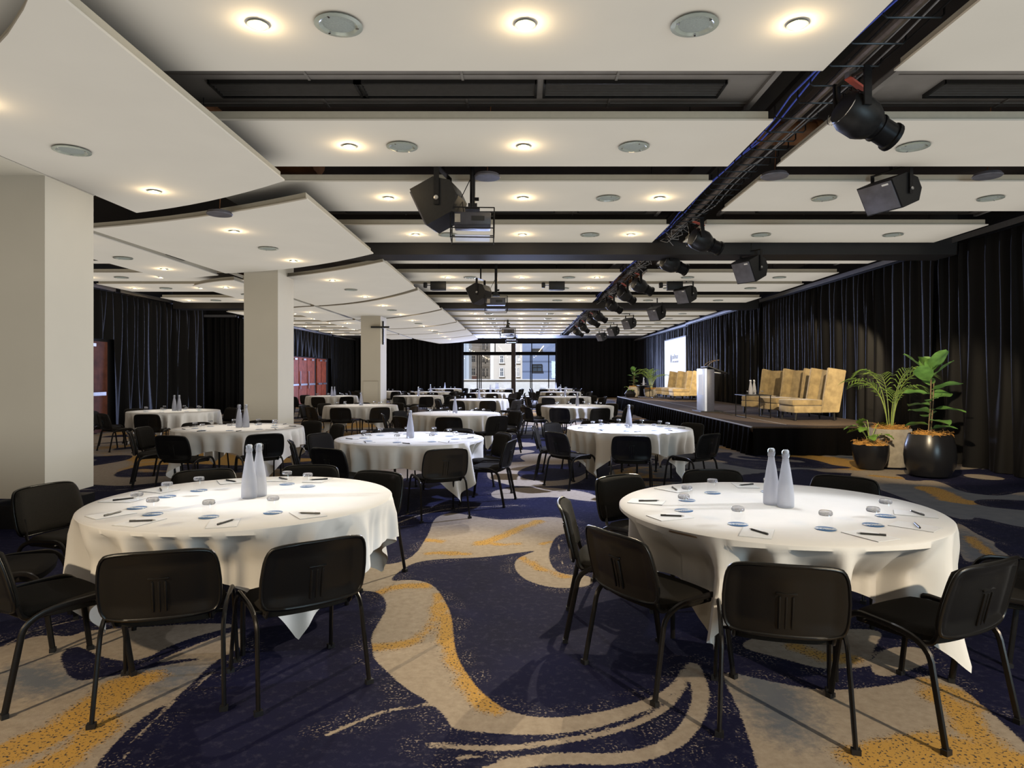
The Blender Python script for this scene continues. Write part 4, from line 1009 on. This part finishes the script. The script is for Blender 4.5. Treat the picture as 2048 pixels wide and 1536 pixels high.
def make_pen():
    t = thing('pen', '', 'pen')
    G().tube([(-0.06, 0, 0.005), (0.052, 0, 0.005)], 0.0048, 8).obj('barrel', M['pen'], t)
    G().tube([(0.052, 0, 0.005), (0.068, 0, 0.005)], [0.0045, 0.001], 8).obj('tip', M['silver'], t)
    G().box((-0.045, 0, 0.0105), (0.03, 0.003, 0.0015)).obj('clip', M['silver'], t, 0)
    return freeze(t)
PEN = make_pen(); BTL = make_bottle()

CLOCK = {0: 'six', 1: 'five', 2: 'four', 3: 'three', 4: 'two', 5: 'one', 6: 'twelve', 7: 'eleven', 8: 'ten', 9: 'nine', 10: 'eight', 11: 'seven'}
def clocks(angs):        # a clock word for each bearing seen from the camera, all different
    res = {}; free = set(range(12))
    for a in sorted(range(len(angs)), key=lambda i: abs(((angs[i] % 360)/30) - round((angs[i] % 360)/30))):
        want = (angs[a] % 360)/30
        c = min(free, key=lambda f: min(abs(f-want), 12-abs(f-want))); free.discard(c); res[a] = CLOCK[c]
    return [res[i] for i in range(len(angs))]
# (x, y, phrase, chair bearings (deg from the camera side, + to the right), bottles, place settings)
STD = 1.10
def ring(ph, n=9): return [(ph+360*k/n, STD, 0) for k in range(n)]
TABLES = [
 (-1.735, 4.20, 'front left table', [(3, 0.99, 14), (36, 1.04, 0), (-35, 1.06, -2), (-72, 1.25, 4), (-106, 1.37, 0), (150, 0.96, 4), (-145, 1.16, 0), (-178, 1.16, 0)], 2, 10),
 (1.50, 3.93, 'front right table', [(-58, 0.93, 0), (-20, 0.98, 5.5), (20, 0.95, 7), (63, 1.12, 0), (-96, 0.95, 0), (-147, 1.08, 0), (178, 1.16, 0), (139, 1.16, 0), (80, 1.38, 0)], 2, 10),
 (-1.36, 8.2, 'second table left of the aisle', [(-29, STD, 0), (25, STD, 0), (76, 1.0, 0), (118, 1.0, 0), (160, STD, 0), (-158, STD, 0), (-112, STD, 0), (-74, STD, 5)], 1, 9),
 (-4.15, 9.8, 'table in front of the middle column', [(-12, STD, 0), (36, STD, 0), (-58, STD, 0), (-88, STD, 0), (108, 1.15, 20), (150, STD, 0), (-172, STD, 0), (-130, STD, 0)], 2, 9),
 (1.59, 9.75, 'second table right of the aisle', [(-54, STD, 0), (-8, STD, 0), (40, STD, 0), (-95, STD, 0), (-128, STD, 0), (-165, STD, 0), (160, STD, 0), (125, STD, 0)], 1, 9),
 (-7.45, 14.3, 'table by the left wall drape', [(-78, 1.2, 0), (-38, STD, 0), (8, STD, 0), (98, STD, 0), (150, STD, 0), (-160, STD, 0), (-118, STD, 0)], 2, 8),
 (1.42, 16.6, 'third table right of the aisle', ring(-22), 1, 8),
 (-1.32, 13.4, 'third table left of the aisle', ring(2), 1, 8),
 (-4.03, 16.8, 'second table of the column side row', ring(-8), 1, 8),
 (1.56, 23.3, 'fourth table right of the aisle', ring(12), 1, 7),
 (-1.30, 20.8, 'fourth table left of the aisle', ring(16), 1, 7),
 (-3.75, 24.4, 'third table of the column side row', [(-20, STD, 0), (20, STD, 0), (60, STD, 0), (100, STD, 0), (140, STD, 0), (180, STD, 0), (-140, STD, 0), (-88, STD, 0)], 1, 7),
 (-6.87, 24.2, 'table beside the red doors', ring(-2), 2, 7),
 (1.80, 29.8, 'fifth table right of the aisle', ring(20), 1, 6),
 (-1.28, 28.3, 'fifth table left of the aisle', ring(5), 1, 6),
 (-4.06, 30.0, 'fourth table of the column side row', ring(10), 1, 6),
 (-6.50, 31.0, 'far table past the third column', ring(0), 1, 6),
 (1.95, 36.5, 'table nearest the window on the right', ring(8), 1, 5),
 (-1.30, 35.5, 'table nearest the window on the left', ring(-10), 2, 5),
 (-4.15, 36.5, 'last table of the column side row', ring(15), 1, 5)]
far_cloth = cloth_mesh(99, 200, 0.0)
for ti, (tx, ty, name, chairs, nb, ns) in enumerate(TABLES):
    place(TB, (tx, ty, 0), random.random()*6, 'round folding table under the cloth, the %s' % name)
    rots = {0: -0.06, 1: -0.04, 2: 0.0, 3: 0.05, 4: 0.03}
    if ti < 7:
        me = cloth_mesh(20+ti, 336 if ti < 3 else 240, rots.get(ti, 0.02), chairs); rz = 0
    else: me = far_cloth; rz = PI/2*(ti % 4)
    o = bpy.data.objects.new('tablecloth', me); COL.objects.link(o); o.location = (tx, ty, 0); o.rotation_euler = (0, 0, rz)
    tag(o, 'white square tablecloth draped over the %s' % name, 'tablecloth', 'white tablecloths on the round tables')
    cw = clocks([c[0] for c in chairs])
    for (a, r, tw), w in zip(chairs, cw):
        th = R(a); jx = jy = 0; jr = 0
        if ti > 4: jr = random.uniform(-7, 7); r += random.uniform(-0.04, 0.10)
        # facing the table centre, turned a little
        fx, fy = -math.sin(th), math.cos(th); rz = math.atan2(-fx, fy)+R(tw+jr)
        place(CHAIR, (tx+r*math.sin(th), ty-r*math.cos(th), 0), rz, 'black stacking chair at %s o\'clock of the %s' % (w, name), 'black stacking chairs around the round tables')
    # bottles
    bo = {0: [(0.02, 0.0), (0.055, 0.07)], 1: [(0.06, -0.02), (0.01, 0.07)]}.get(ti, [(0, 0), (0.09, 0.03)])
    for k in range(nb):
        place(BTL, (tx+bo[k][0], ty+bo[k][1], TH+0.004), random.random(), ('swing top water bottle on the %s' % name) if nb == 1 else ('%s water bottle of the pair on the %s' % (('left', 'right')[k] if ti > 1 else (('front', 'rear')[k]), name)), 'water bottles on the tables', scale=1.13)
    # place settings
    an = [360*k/ns+(14 if ti == 0 else 22 if ti == 1 else ti*17 % 40) for k in range(ns)]
    if ti == 0: an = [-58, -33, 3, 37, 150, 172, -160, -122, -95]
    if ti == 1: an = [-38, 4, 34, 62, -78, -112, -152, 163]
    sw = clocks(an)
    for a, w in zip(an, sw):
        th = R(a); rr_ = (0.58 if abs((a+180) % 360-180) < 90 else 0.52)+random.uniform(-0.02, 0.02)
        gx, gy = tx+rr_*math.sin(th), ty-rr_*math.cos(th); z = TH+0.0045
        if ti < 6: place(CST, (gx, gy, z), random.uniform(-0.4, 0.4), 'blue coaster under the %s o\'clock glass on the %s' % (w, name), 'blue coasters under the glasses')
        place(GLS, (gx, gy, z+0.0028), 0, 'upturned clear glass at %s o\'clock on the %s' % (w, name), 'upturned glasses on the tables')
        if ti < 5:
            b_ = th+R(11); pr = 0.755
            x_, y_ = tx+pr*math.sin(b_+0.05), ty-pr*math.cos(b_+0.05); rz = b_+random.uniform(-0.25, 0.25)
            pr2 = 0.74; x_, y_ = tx+pr2*math.sin(b_), ty-pr2*math.cos(b_)
            place(PAD, (x_, y_, z), rz, 'white notepad at %s o\'clock on the %s' % (w, name), 'white notepads at the place settings')
            place(PEN, (x_+0.01, y_, z+0.003), rz+random.choice([0.5, 1.0, 2.4, 2.0]), 'dark pen at %s o\'clock on the %s' % (w, name), 'dark pens on the notepads')
    # the downlights over each table
    en = (50, 48)[ti] if ti < 2 else 64
    if ti < 20:
        spot('table_beam', (tx+0.25*(1 if tx < 0 else -1), ty+0.5, (ZC if tx < -2.5 else ZM)-0.07), (tx, ty+0.05, TH), en*(0.8 if ti > 6 else 1), COOL if ti in (0, 1, 2, 4) else NEUT, 38, 0.8, 0.03)
# low cross beams that pick out the bottles
spot('cross_beam', (6.3, 4.3, 3.3), (1.55, 3.95, 0.92), 300, (0.93, 0.95, 1.0), 13, 0.6, 0.02)
spot('cross_beam', (-6.3, 3.6, 3.2), (-1.70, 4.23, 0.92), 300, (0.93, 0.95, 1.0), 13, 0.6, 0.02)
# the aisle, lit in cool white
for yy in (8.0, 13.5, 19.5, 26.0): spot('aisle_beam', (2.35, yy+1.5, 3.5), (0.1, yy+1.0, 0), 420, (0.62, 0.70, 1.0), 70, 0.8, 0.08)
# house light beams behind the photographer
spot('house_beam', (-4.6, -1.8, 3.6), (-2.3, 1.9, 0), 420, (1.0, 0.80, 0.54), 40, 0.7, 0.05)
spot('house_beam', (4.2, -1.8, 3.6), (1.9, 1.9, 0), 440, (1.0, 0.82, 0.58), 40, 0.7, 0.05)
light('warm_fill_lamp', 'POINT', (-0.2, -1.6, 3.55), 30, (1.0, 0.80, 0.55), 0.15)  # unseen lamp added as warm fill on cloth sides facing the camera
# raking beams that throw the chair shadows on the carpet
spot('profile_beam', (2.3, 9.2, 3.55), (-2.6, 2.9, 0), 420, (1.0, 0.86, 0.62), 44, 0.4, 0.03)
spot('profile_beam', (-0.8, 9.3, 3.6), (0.2, 4.8, 0), 110, (0.95, 0.9, 0.8), 44, 0.5, 0.03)

# ------------------------------------------------------------------ stage
SX0, SX1, SY0, SY1, SZ = 4.39, 7.29, 12.6, 30.0, 0.54
def build_stage():
    t = thing('stage', 'long low stage with dark carpet top and black pleated skirt', 'stage', (SX0, SY0, 0))
    g = G().box(((SX1-SX0)/2, (SY1-SY0)/2, SZ-0.05), (SX1-SX0, SY1-SY0, 0.1)); g.box(((SX1-SX0)/2, (SY1-SY0)/2, SZ/2-0.05), (SX1-SX0-0.2, SY1-SY0-0.2, SZ-0.1)); g.obj('deck', M['stage'], t, 0)
    def pleat(p0, p1, out, nm):
        L_ = math.hypot(p1[0]-p0[0], p1[1]-p0[1]); n = int(L_/0.02); P = []; ph = 0; pr = []
        rr = random.Random(5)
        for i in range(n+1):
            ph += rr.uniform(0.25, 0.6); pr.append(ph)
        for j in range(6):
            v = j/5; row = []
            for i in range(n+1):
                f = i/n; o = 0.012+(0.012+0.035*v)*math.sin(pr[i])*0.8+0.05*v*(0.7+0.3*math.sin(pr[i]*0.31))
                row.append((p0[0]+(p1[0]-p0[0])*f+out[0]*(o+0.02), p0[1]+(p1[1]-p0[1])*f+out[1]*(o+0.02), (SZ-0.03)*(1-v)+0.004))
            P.append(row)
        G().grid(P).obj(nm, M['skirt'], t, 60)
    pleat((0, 0), (0, SY1-SY0), (-1, 0), 'front_skirt'); pleat((0, 0), (SX1-SX0, 0), (0, -1), 'end_skirt')
    g = G().box((-0.005, (SY1-SY0)/2, SZ-0.006), (0.035, SY1-SY0, 0.02)); g.obj('edge_strip', M['white_edge'], t, 0)
    s = G(); s.box((0.85, (SY1-SY0)/2, SZ+0.001), (0.012, SY1-SY0-1, 0.003)); s.obj('seam_tape', M['white_edge'], t, 0)
build_stage()
# wing chairs (face +y locally, origin on the stage under the seat)
def make_wing():
    t = thing('wing_armchair', '', 'armchair')
    w = 0.76
    G().rbox((0, 0.16, 0.245), (w-0.06, 0.66, 0.15), 0.02, 2).obj('seat_base', M['tan'], t)
    G().rbox((0, 0.17, 0.385), (w-0.1, 0.68, 0.13), 0.035, 3).obj('seat_cushion', M['tan_dark'], t)
    mx = Matrix.Shear('XY', 4, (0, 0)) if False else Matrix.Identity(4)
    def slab(x0, x1, prof, nm, m):
        n = len(prof); vs = [(x0, y, z) for y, z in prof]+[(x1, y, z) for y, z in prof]
        g = G().add(vs, [tuple(range(n)), tuple(range(n, 2*n))[::-1]]+[(i, n+i, n+(i+1) % n, (i+1) % n) for i in range(n)])
        bm = bmesh.new(); me = bpy.data.meshes.new(nm); me.from_pydata(g.v, [], g.f); bm.from_mesh(me); bmesh.ops.recalc_face_normals(bm, faces=bm.faces[:]); bmesh.ops.bevel(bm, geom=bm.edges[:], offset=0.014, segments=2, affect='EDGES'); bm.to_mesh(me); bm.free()
        me.materials.append(m); me.shade_smooth(); me.set_sharp_from_angle(angle=0.7)
        o = bpy.data.objects.new(nm, me); COL.objects.link(o); o.parent = t
    side = [(-0.10, 0.18), (-0.50, 0.18), (-0.66, 1.08), (-0.26, 1.14)]
    slab(-w/2, -w/2+0.07, side, 'wing', M['tan']); slab(w/2-0.07, w/2, side, 'wing', M['tan'])
    slab(-w/2+0.06, w/2-0.06, [(-0.34, 0.2), (-0.49, 0.2), (-0.64, 1.07), (-0.50, 1.09)], 'backrest', M['tan'])
    for sx in (-1, 1):
        for y in (0.42, -0.42): G().tube([(sx*(w/2-0.08), y, 0.18), (sx*(w/2-0.08), y*1.04, 0.0)], [0.03, 0.017], 8).obj('leg', M['black'], t)
    return freeze(t)
WC = make_wing()
for i, (y, rz, lab) in enumerate(((14.5, 95, 'tan velvet wing armchair on the stage, nearest of the near group'), (15.75, 108, 'tan velvet wing armchair on the stage, middle of the near group'), (17.0, 116, 'tan velvet wing armchair on the stage, farthest of the near group'), (25.5, 92, 'tan velvet wing armchair on the stage, nearest of the far group'), (26.7, 106, 'tan velvet wing armchair on the stage, middle of the far group'), (27.9, 114, 'tan velvet wing armchair on the stage, farthest of the far group'))):
    place(WC, (6.27, y, SZ), R(rz), lab)
def make_side_table():
    t = thing('side_table', '', 'side table')
    G().rbox((0, 0, 0.515), (0.6, 0.75, 0.02), 0.004, 1).obj('tabletop', M['black'], t)
    for sx in (-1, 1):
        for sy in (-1, 1): G().tube([(sx*0.28, sy*0.35, 0), (sx*0.28, sy*0.35, 0.505)], 0.011, 6).obj('leg', M['blackmetal'], t)
        G().tube([(sx*0.28, -0.35, 0.012), (sx*0.28, 0.35, 0.012)], 0.010, 6).obj('floor_rail', M['blackmetal'], t)
    return freeze(t)
ST = make_side_table()
for x, y, lab in ((5.4, 15.45, 'near'), (5.35, 28.6, 'far')):
    place(ST, (x, y, SZ), 0, 'small black metal side table by the %s group of tan armchairs' % lab)
    for k in range(2 if lab == 'near' else 1): place(BTL, (x-0.05+0.1*k, y+0.05*k, SZ+0.526), 0, '%s water bottle on the %s stage side table' % (('left', 'right')[k], lab), 'water bottles on the tables')
    for k in range(3 if lab == 'near' else 2): place(GLS, (x-0.15+0.16*k, y-0.12, SZ+0.5265), 0, '%s clear glass on the %s stage side table' % (('left', 'middle', 'right')[k] if lab == 'near' else ('left', 'right')[k], lab), 'upturned glasses on the tables')
def lectern():
    t = thing('lectern', 'slim pale fronted lectern with dark sides, sloping desk and gooseneck microphones', 'lectern', (4.86, 17.5, SZ))
    G().rbox((0.03, 0.42, 0.585), (0.06, 0.80, 1.13), 0.008, 2).obj('front_panel', M['lectern'], t)
    G().rbox((0.16, 0.42, 0.575), (0.2, 0.76, 1.11), 0.01, 2).obj('body', M['lectern_side'], t)
    G().box((-0.004, 0.42, 0.72), (0.008, 0.46, 0.55)).obj('logo_plate', M['paper'], t, 0)
    G().rbox((0.36, 0.42, 1.11), (0.52, 0.8, 0.03), 0.008, 2, rot=(0, 0.36, 0)).obj('desk', M['black'], t)
    G().box((0.38, 0.3, 1.04), (0.2, 0.2, 0.02), rot=(0, 0.1, 0)).obj('shelf_paper', M['paper'], t, 0)
    G().box((0.18, 0.42, 0.012), (0.6, 0.9, 0.02)).obj('base_plate', M['black'], t, 0)
    for y in (0.25, 0.6):
        g = G().tube(arc((0.12, y, 1.14), (0.14, y, 1.32), (0.38, y-0.05, 1.37), 8), 0.006, 6); g.tube([(0.38, y-0.05, 1.37), (0.43, y-0.05, 1.375)], 0.012, 6)
        g.obj('gooseneck_microphone', M['trunk'], t)
lectern()
# projection screen with its logo
def screen():
    t = thing('projection_screen', 'lit white projection screen with a small black logo and lettering', 'screen', (7.38, 31.8, 0))
    G().box((0, 0, 2.0), (0.03, 4.3, 2.46)).obj('screen_surface', M['screen'], t, 0)
    g = G()
    for z in (0.74, 3.25): g.box((0.01, 0, z), (0.05, 4.4, 0.05))
    for y in (-2.18, 2.18): g.box((0.01, y, 2.0), (0.05, 0.05, 2.5)); g.box((0.03, y*0.9, 0.37), (0.05, 0.05, 0.74))
    g.obj('frame', M['black'], t, 0)
    mx = Matrix.Translation((-0.02, 0, 0)) @ Matrix(((0, 0, -1, 0), (-1, 0, 0, 0), (0, 1, 0, 0), (0, 0, 0, 1)))
    def text(s, size, x, z, nm):
        c = bpy.data.curves.new(nm, 'FONT'); c.body = s; c.size = size; c.extrude = 0.002; c.space_character = 1.15
        tmp = bpy.data.objects.new(nm, c); COL.objects.link(tmp); dg = bpy.context.evaluated_depsgraph_get()
        me = bpy.data.meshes.new_from_object(tmp.evaluated_get(dg)); bpy.data.objects.remove(tmp)
        me.materials.clear(); me.materials.append(M['ink'])
        o = bpy.data.objects.new(nm, me); COL.objects.link(o); o.parent = t
        o.matrix_local = mx @ Matrix.Translation((x, z, 0))
    text('pullman', 0.34, -0.45, 2.28, 'lettering'); text('HOTELS AND RESORTS', 0.11, -0.42, 2.10, 'small_lettering')
    o = G().lathe([(0.001, 0.003), (0.12, 0.003), (0.12, -0.003), (0.001, -0.003)], 20, Matrix.Scale(1.7, 4, (0, 1, 0))).obj('emblem', M['ink'], t, 0)
    o.matrix_local = mx @ Matrix.Translation((-0.68, 2.30, 0))
screen()

# ------------------------------------------------------------------ plants
def leaf(g, base, dirv, length, width, droop=0.3, notch=False, roll=0.0, petiole=0.0, seed=0):
    d = Vector(dirv).normalized(); up = Vector((0, 0, 1)); sd = d.cross(up)
    if sd.length < 0.1: sd = Vector((1, 0, 0))
    sd.normalize(); sd = Matrix.Rotation(roll, 3, d) @ sd; nrm = sd.cross(d).normalized()
    b = Vector(base); P = []; n = 9
    for i in range(n+1):
        v = i/n; wv = width/2*(math.sin(PI*min(1, v**0.75*1.0)) ** 0.7 if 0 < v < 1 else 0.02)*(0.75+0.5*v)
        if notch and i % 2 and 1 < i < 8: wv *= 0.55
        c = b+d*(petiole+length*v)-up*droop*length*v*v*0.6
        row = []
        for j in range(5):
            u = (j-2)/2; wave = 0.03*length*math.sin(v*9+j+seed)*abs(u)
            row.append(tuple(c+sd*u*wv+nrm*(0.18*wv*abs(u)*2*0.6+wave)))
        P.append(row)
    g.grid(P)
    if petiole: g.tube([base, tuple(b+d*petiole)], 0.004, 4)
def coir(parent, r, z, seed=1):
    rr = random.Random(seed); P = []
    for i in range(9):
        f = i/8; row = []
        for k in range(25):
            a = 2*PI*k/24; q = f*r
            row.append((q*math.cos(a), q*math.sin(a), z+0.045*(1-f**3)+0.022*math.sin(a*5+i)*f+0.014*math.sin(a*9+i*2.1)))
        row[24] = row[0]; P.append(row)
    g = G().grid(P)
    for _ in range(70):
        a = rr.uniform(0, 6.28); q = r*math.sqrt(rr.random())*1.02; p = Vector((q*math.cos(a), q*math.sin(a), z+0.05)); d = Vector((rr.uniform(-1, 1), rr.uniform(-1, 1), rr.uniform(-0.1, 0.7))).normalized()*0.07
        g.tube([tuple(p-d), tuple(p+Vector((0, 0, 0.02))), tuple(p+d)], 0.003, 3)
    g.obj('coir_mulch', M['coir'], parent, 60)
def pot(parent, prof, m):
    G().lathe(prof, 40).obj('pot', M[m], parent, 40)
def fig(loc, s, label, seed, potm='potblack'):
    rr = random.Random(seed); t = thing('potted_fig', label, 'potted plant', loc)
    pot(t, [(0.2, 0.0), (0.27, 0.03), (0.335, 0.18), (0.35, 0.32), (0.335, 0.48), (0.30, 0.60), (0.285, 0.64), (0.265, 0.64), (0.27, 0.58)], potm)
    coir(t, 0.27, 0.60, seed)
    g = G()
    for k, (dx, dy) in enumerate(((0, 0), (0.05, 0.02))): g.tube([(dx-0.03, dy, 0.58), (dx+0.01, dy, 1.1), (dx+0.02, dy, 1.55 if k == 0 else 1.4)], 0.010, 6)
    g.obj('trunk', M['trunk'], t)
    l = G(); z = 0.72; k = 0
    while z < 1.62:
        a = k*2.4+rr.uniform(-0.3, 0.3); top = (z-0.72)/0.9
        el = 0.15+0.9*max(0, top-0.55)*2+rr.uniform(-0.1, 0.15)
        L_ = rr.uniform(0.24, 0.34)*(1.0+0.1*top)
        leaf(l, (0.01, 0, z), (math.cos(a), math.sin(a), el), L_*s, L_*0.62*s, 0.35-0.3*top, roll=rr.uniform(-0.5, 0.5), petiole=0.04, seed=k)
        z += 0.058; k += 1
    for a in (0.2, 1.6, 2.9, 4.4, 5.4): leaf(l, (0.02, 0, 1.56), (0.55*math.cos(a), 0.55*math.sin(a), 0.9), 0.32, 0.24, 0.25, roll=rr.uniform(-0.4, 0.4), petiole=0.02, seed=a)
    l.obj('foliage', M['leaf'], t, 80)
def palm(loc, label, seed, h=1.85, zpot=0.62, fronds=8, spread=0.75, m='leaf2'):
    rr = random.Random(seed); t = thing('potted_palm', label, 'potted plant', loc)
    k = zpot/0.62
    pot(t, [(0.18, 0.0), (0.25, 0.02), (0.29, 0.2*k), (0.31, 0.45*k), (0.315, zpot), (0.285, zpot), (0.28, zpot-0.05)], 'concrete')
    coir(t, 0.28, zpot-0.02, seed)
    st = G(); l = G()
    for f in range(fronds):
        a = f*2.4+rr.uniform(-0.3, 0.3)+seed; H = (h-zpot)*rr.uniform(0.62, 1.0); sp = spread*rr.uniform(0.65, 1.1)
        p0 = Vector((0.04*math.cos(a), 0.04*math.sin(a), zpot)); p1 = Vector((0.16*sp*math.cos(a), 0.16*sp*math.sin(a), zpot+H*0.95)); p2 = Vector((sp*0.75*math.cos(a), sp*0.75*math.sin(a), zpot+H*0.80))
        pts = arc(p0, p1, p2, 16); st.tube(pts, [0.008-0.0004*i for i in range(17)], 5)
        for i in range(6, 17):
            c = pts[i]; tg = (pts[min(16, i+1)]-pts[i-1]).normalized(); sd = tg.cross(Vector((0, 0, 1))).normalized()
            for s in (-1, 1):
                ln = 0.30*math.sin(PI*(i-4.5)/14)+0.06
                d = (sd*s*0.8+tg*0.75+Vector((0, 0, 0.12))).normalized()
                e1 = c+d*ln*0.55; e2 = c+d*ln-Vector((0, 0, ln*0.30)); wv = tg*0.011
                l.add([tuple(c-wv*0.5), tuple(c+wv*0.5), tuple(e1+wv), tuple(e1-wv), tuple(e2)], [(0, 1, 2, 3), (3, 2, 4)])
    st.obj('stems', M['stem'], t); l.obj('fronds', M[m], t, 0)
def philo(loc, label, seed, pr=0.275, ph=0.40, n=9, s=1.0):
    rr = random.Random(seed); t = thing('potted_philodendron', label, 'potted plant', loc)
    pot(t, [(0.12, 0), (0.19, 0.02), (0.25, 0.16), (pr, 0.32), (pr, ph), (pr-0.02, ph), (pr-0.03, ph-0.04)], 'potblack')
    coir(t, pr-0.02, ph-0.01, seed)
    st = G(); l = G()
    for k in range(n):
        a = k*2.4+seed; H = rr.uniform(0.14, 0.40)*s; o = rr.uniform(0.10, 0.27)*s if H < 0.34 else 0.06
        e = (o*math.cos(a), o*math.sin(a), ph+H)
        st.tube(arc((0.02*math.cos(a), 0.02*math.sin(a), ph), (0.4*e[0], 0.4*e[1], ph+H*0.8), e, 6), 0.006, 5)
        leaf(l, e, (math.cos(a), math.sin(a), -0.05), 0.20*s, 0.18*s, 0.5, True, rr.uniform(-0.3, 0.3), 0, k)
    st.obj('stems', M['stem'], t); l.obj('foliage', M['leaf3'], t, 80)
fig((6.13, 9.95, 0), 1.25, 'tall fig plant with large leaves in a big round black pot', 3)
palm((6.12, 11.0, 0), 'feathery palm in a concrete pot behind the big black pot', 5, 1.85, 0.64, 9, 0.85)
philo((5.66, 10.75, 0), 'low leafy plant in a small black bowl pot by the stage end', 2)
fig((4.95, 29.1, SZ), 1.1, 'fig plant on the far end of the stage', 11, 'concrete'); bpy.data.objects['potted_fig.001'].scale = (0.72,)*3
palm((5.75, 29.3, SZ), 'arching palm on the far end of the stage behind the side table', 8, 1.4, 0.35, 9, 0.9)
philo((4.75, 28.75, SZ), 'small leafy plant at the far front corner of the stage', 4, 0.14, 0.2, 6, 0.7)

# ------------------------------------------------------------------ street outside
def bx(x, y, D): return ((x-PX0)*D/F_PX, CAM_H+(PY0-y)*D/F_PX)
def building(name, label, x0, x1, y0, D, m, wins, wm='white_b', dep=6):
    a, _ = bx(x0, 700, D); b, _ = bx(x1, 700, D); ztop = 14.0
    if y0: ztop = bx(0, y0, D)[1]
    t = thing(name, label, 'building', ((a+b)/2, D, -6))
    G().box((0, dep/2, (ztop+6)/2), (b-a, dep, ztop+6)).obj('facade', M[m], t, 0)
    for (u0, v0, u1, v1) in wins:
        p, q = bx(u0, v1, D), bx(u1, v0, D)
        c = ((p[0]+q[0])/2-(a+b)/2, -0.03, (p[1]+q[1])/2+6); w, h = q[0]-p[0], q[1]-p[1]
        g = G()
        for s in (-1, 1): g.box((c[0]+s*w/2, -0.05, c[2]), (0.09, 0.12, h)); 
        g.box((c[0], -0.05, c[2]+h/2), (w, 0.12, 0.09)); g.box((c[0], -0.08, c[2]-h/2), (w+0.25, 0.2, 0.12)); g.box((c[0], -0.05, c[2]), (0.05, 0.1, h)); g.box((c[0], -0.05, c[2]+0.1*h), (w, 0.1, 0.05))
        f = g.obj('window_frame', M[wm], t, 0)
        G().box((c[0], -0.02, c[2]), (w, 0.06, h)).obj('window_pane', M['glass_b'], f, 0)
    return t
building('office_building', 'pale slate clad building at the left edge of the window view', 905, 938, None, 70, 'slate_b', [], dep=4)
bh = building('brick_house', 'brick and white house seen behind the left sliding door', 938, 953.5, None, 75, 'white_b', [(942, 711, 951, 725), (942, 736, 951, 751)])
G().box((0, -0.01, 3.5), ((953.5-938)*75/F_PX-0.02, 0.03, 8.2)).obj('brickwork', M['brick_b'], bh, 0)
building('white_house', 'white house with pilasters and paired windows outside the window', 953.5, 987, None, 75, 'white_b', [(964, 711, 970, 726), (972, 711, 977, 726), (964, 736, 970, 754), (972, 736, 977, 754), (964, 686, 970, 701), (972, 686, 977, 701)])
building('beige_building', 'beige rendered building in the middle of the window view', 987, 1044.5, None, 75, 'beige_b', [(1000, 711, 1007, 726), (1000, 736, 1007, 753), (1034, 711, 1038, 726), (1034, 736, 1038, 753)])
building('blue_building', 'blue grey clad building on the right of the window view', 1044.5, 1140, None, 75, 'blue_b', [(1065, 698, 1084, 704), (1065, 729, 1084, 743)], 'black')
g = G().box((0, 0.1, 0.55), (14, 0.2, 1.14)); g.box((0, 0, 1.14), (14, 0.3, 0.06)); o = g.obj('balcony_wall', M['parapet'], None, 0); o.location = (-0.7, 50.5, 0)
tag(o, 'white low balcony wall outside the end window', 'wall')
g = G().box((0, 0, -0.06), (14, 6.4, 0.12)); o = g.obj('balcony_floor', M['parapet'], None, 0); o.location = (-0.7, 47.5, 0); tag(o, 'bright balcony paving beyond the end window', 'paving')

# unused prototypes never stay behind
for p in (DL, CS, PF, SP, SB, PJ, DC, TB, CHAIR, BTL, PEN, GLS, CST, PAD, WC, ST):
    assert p.name in USED, p.name
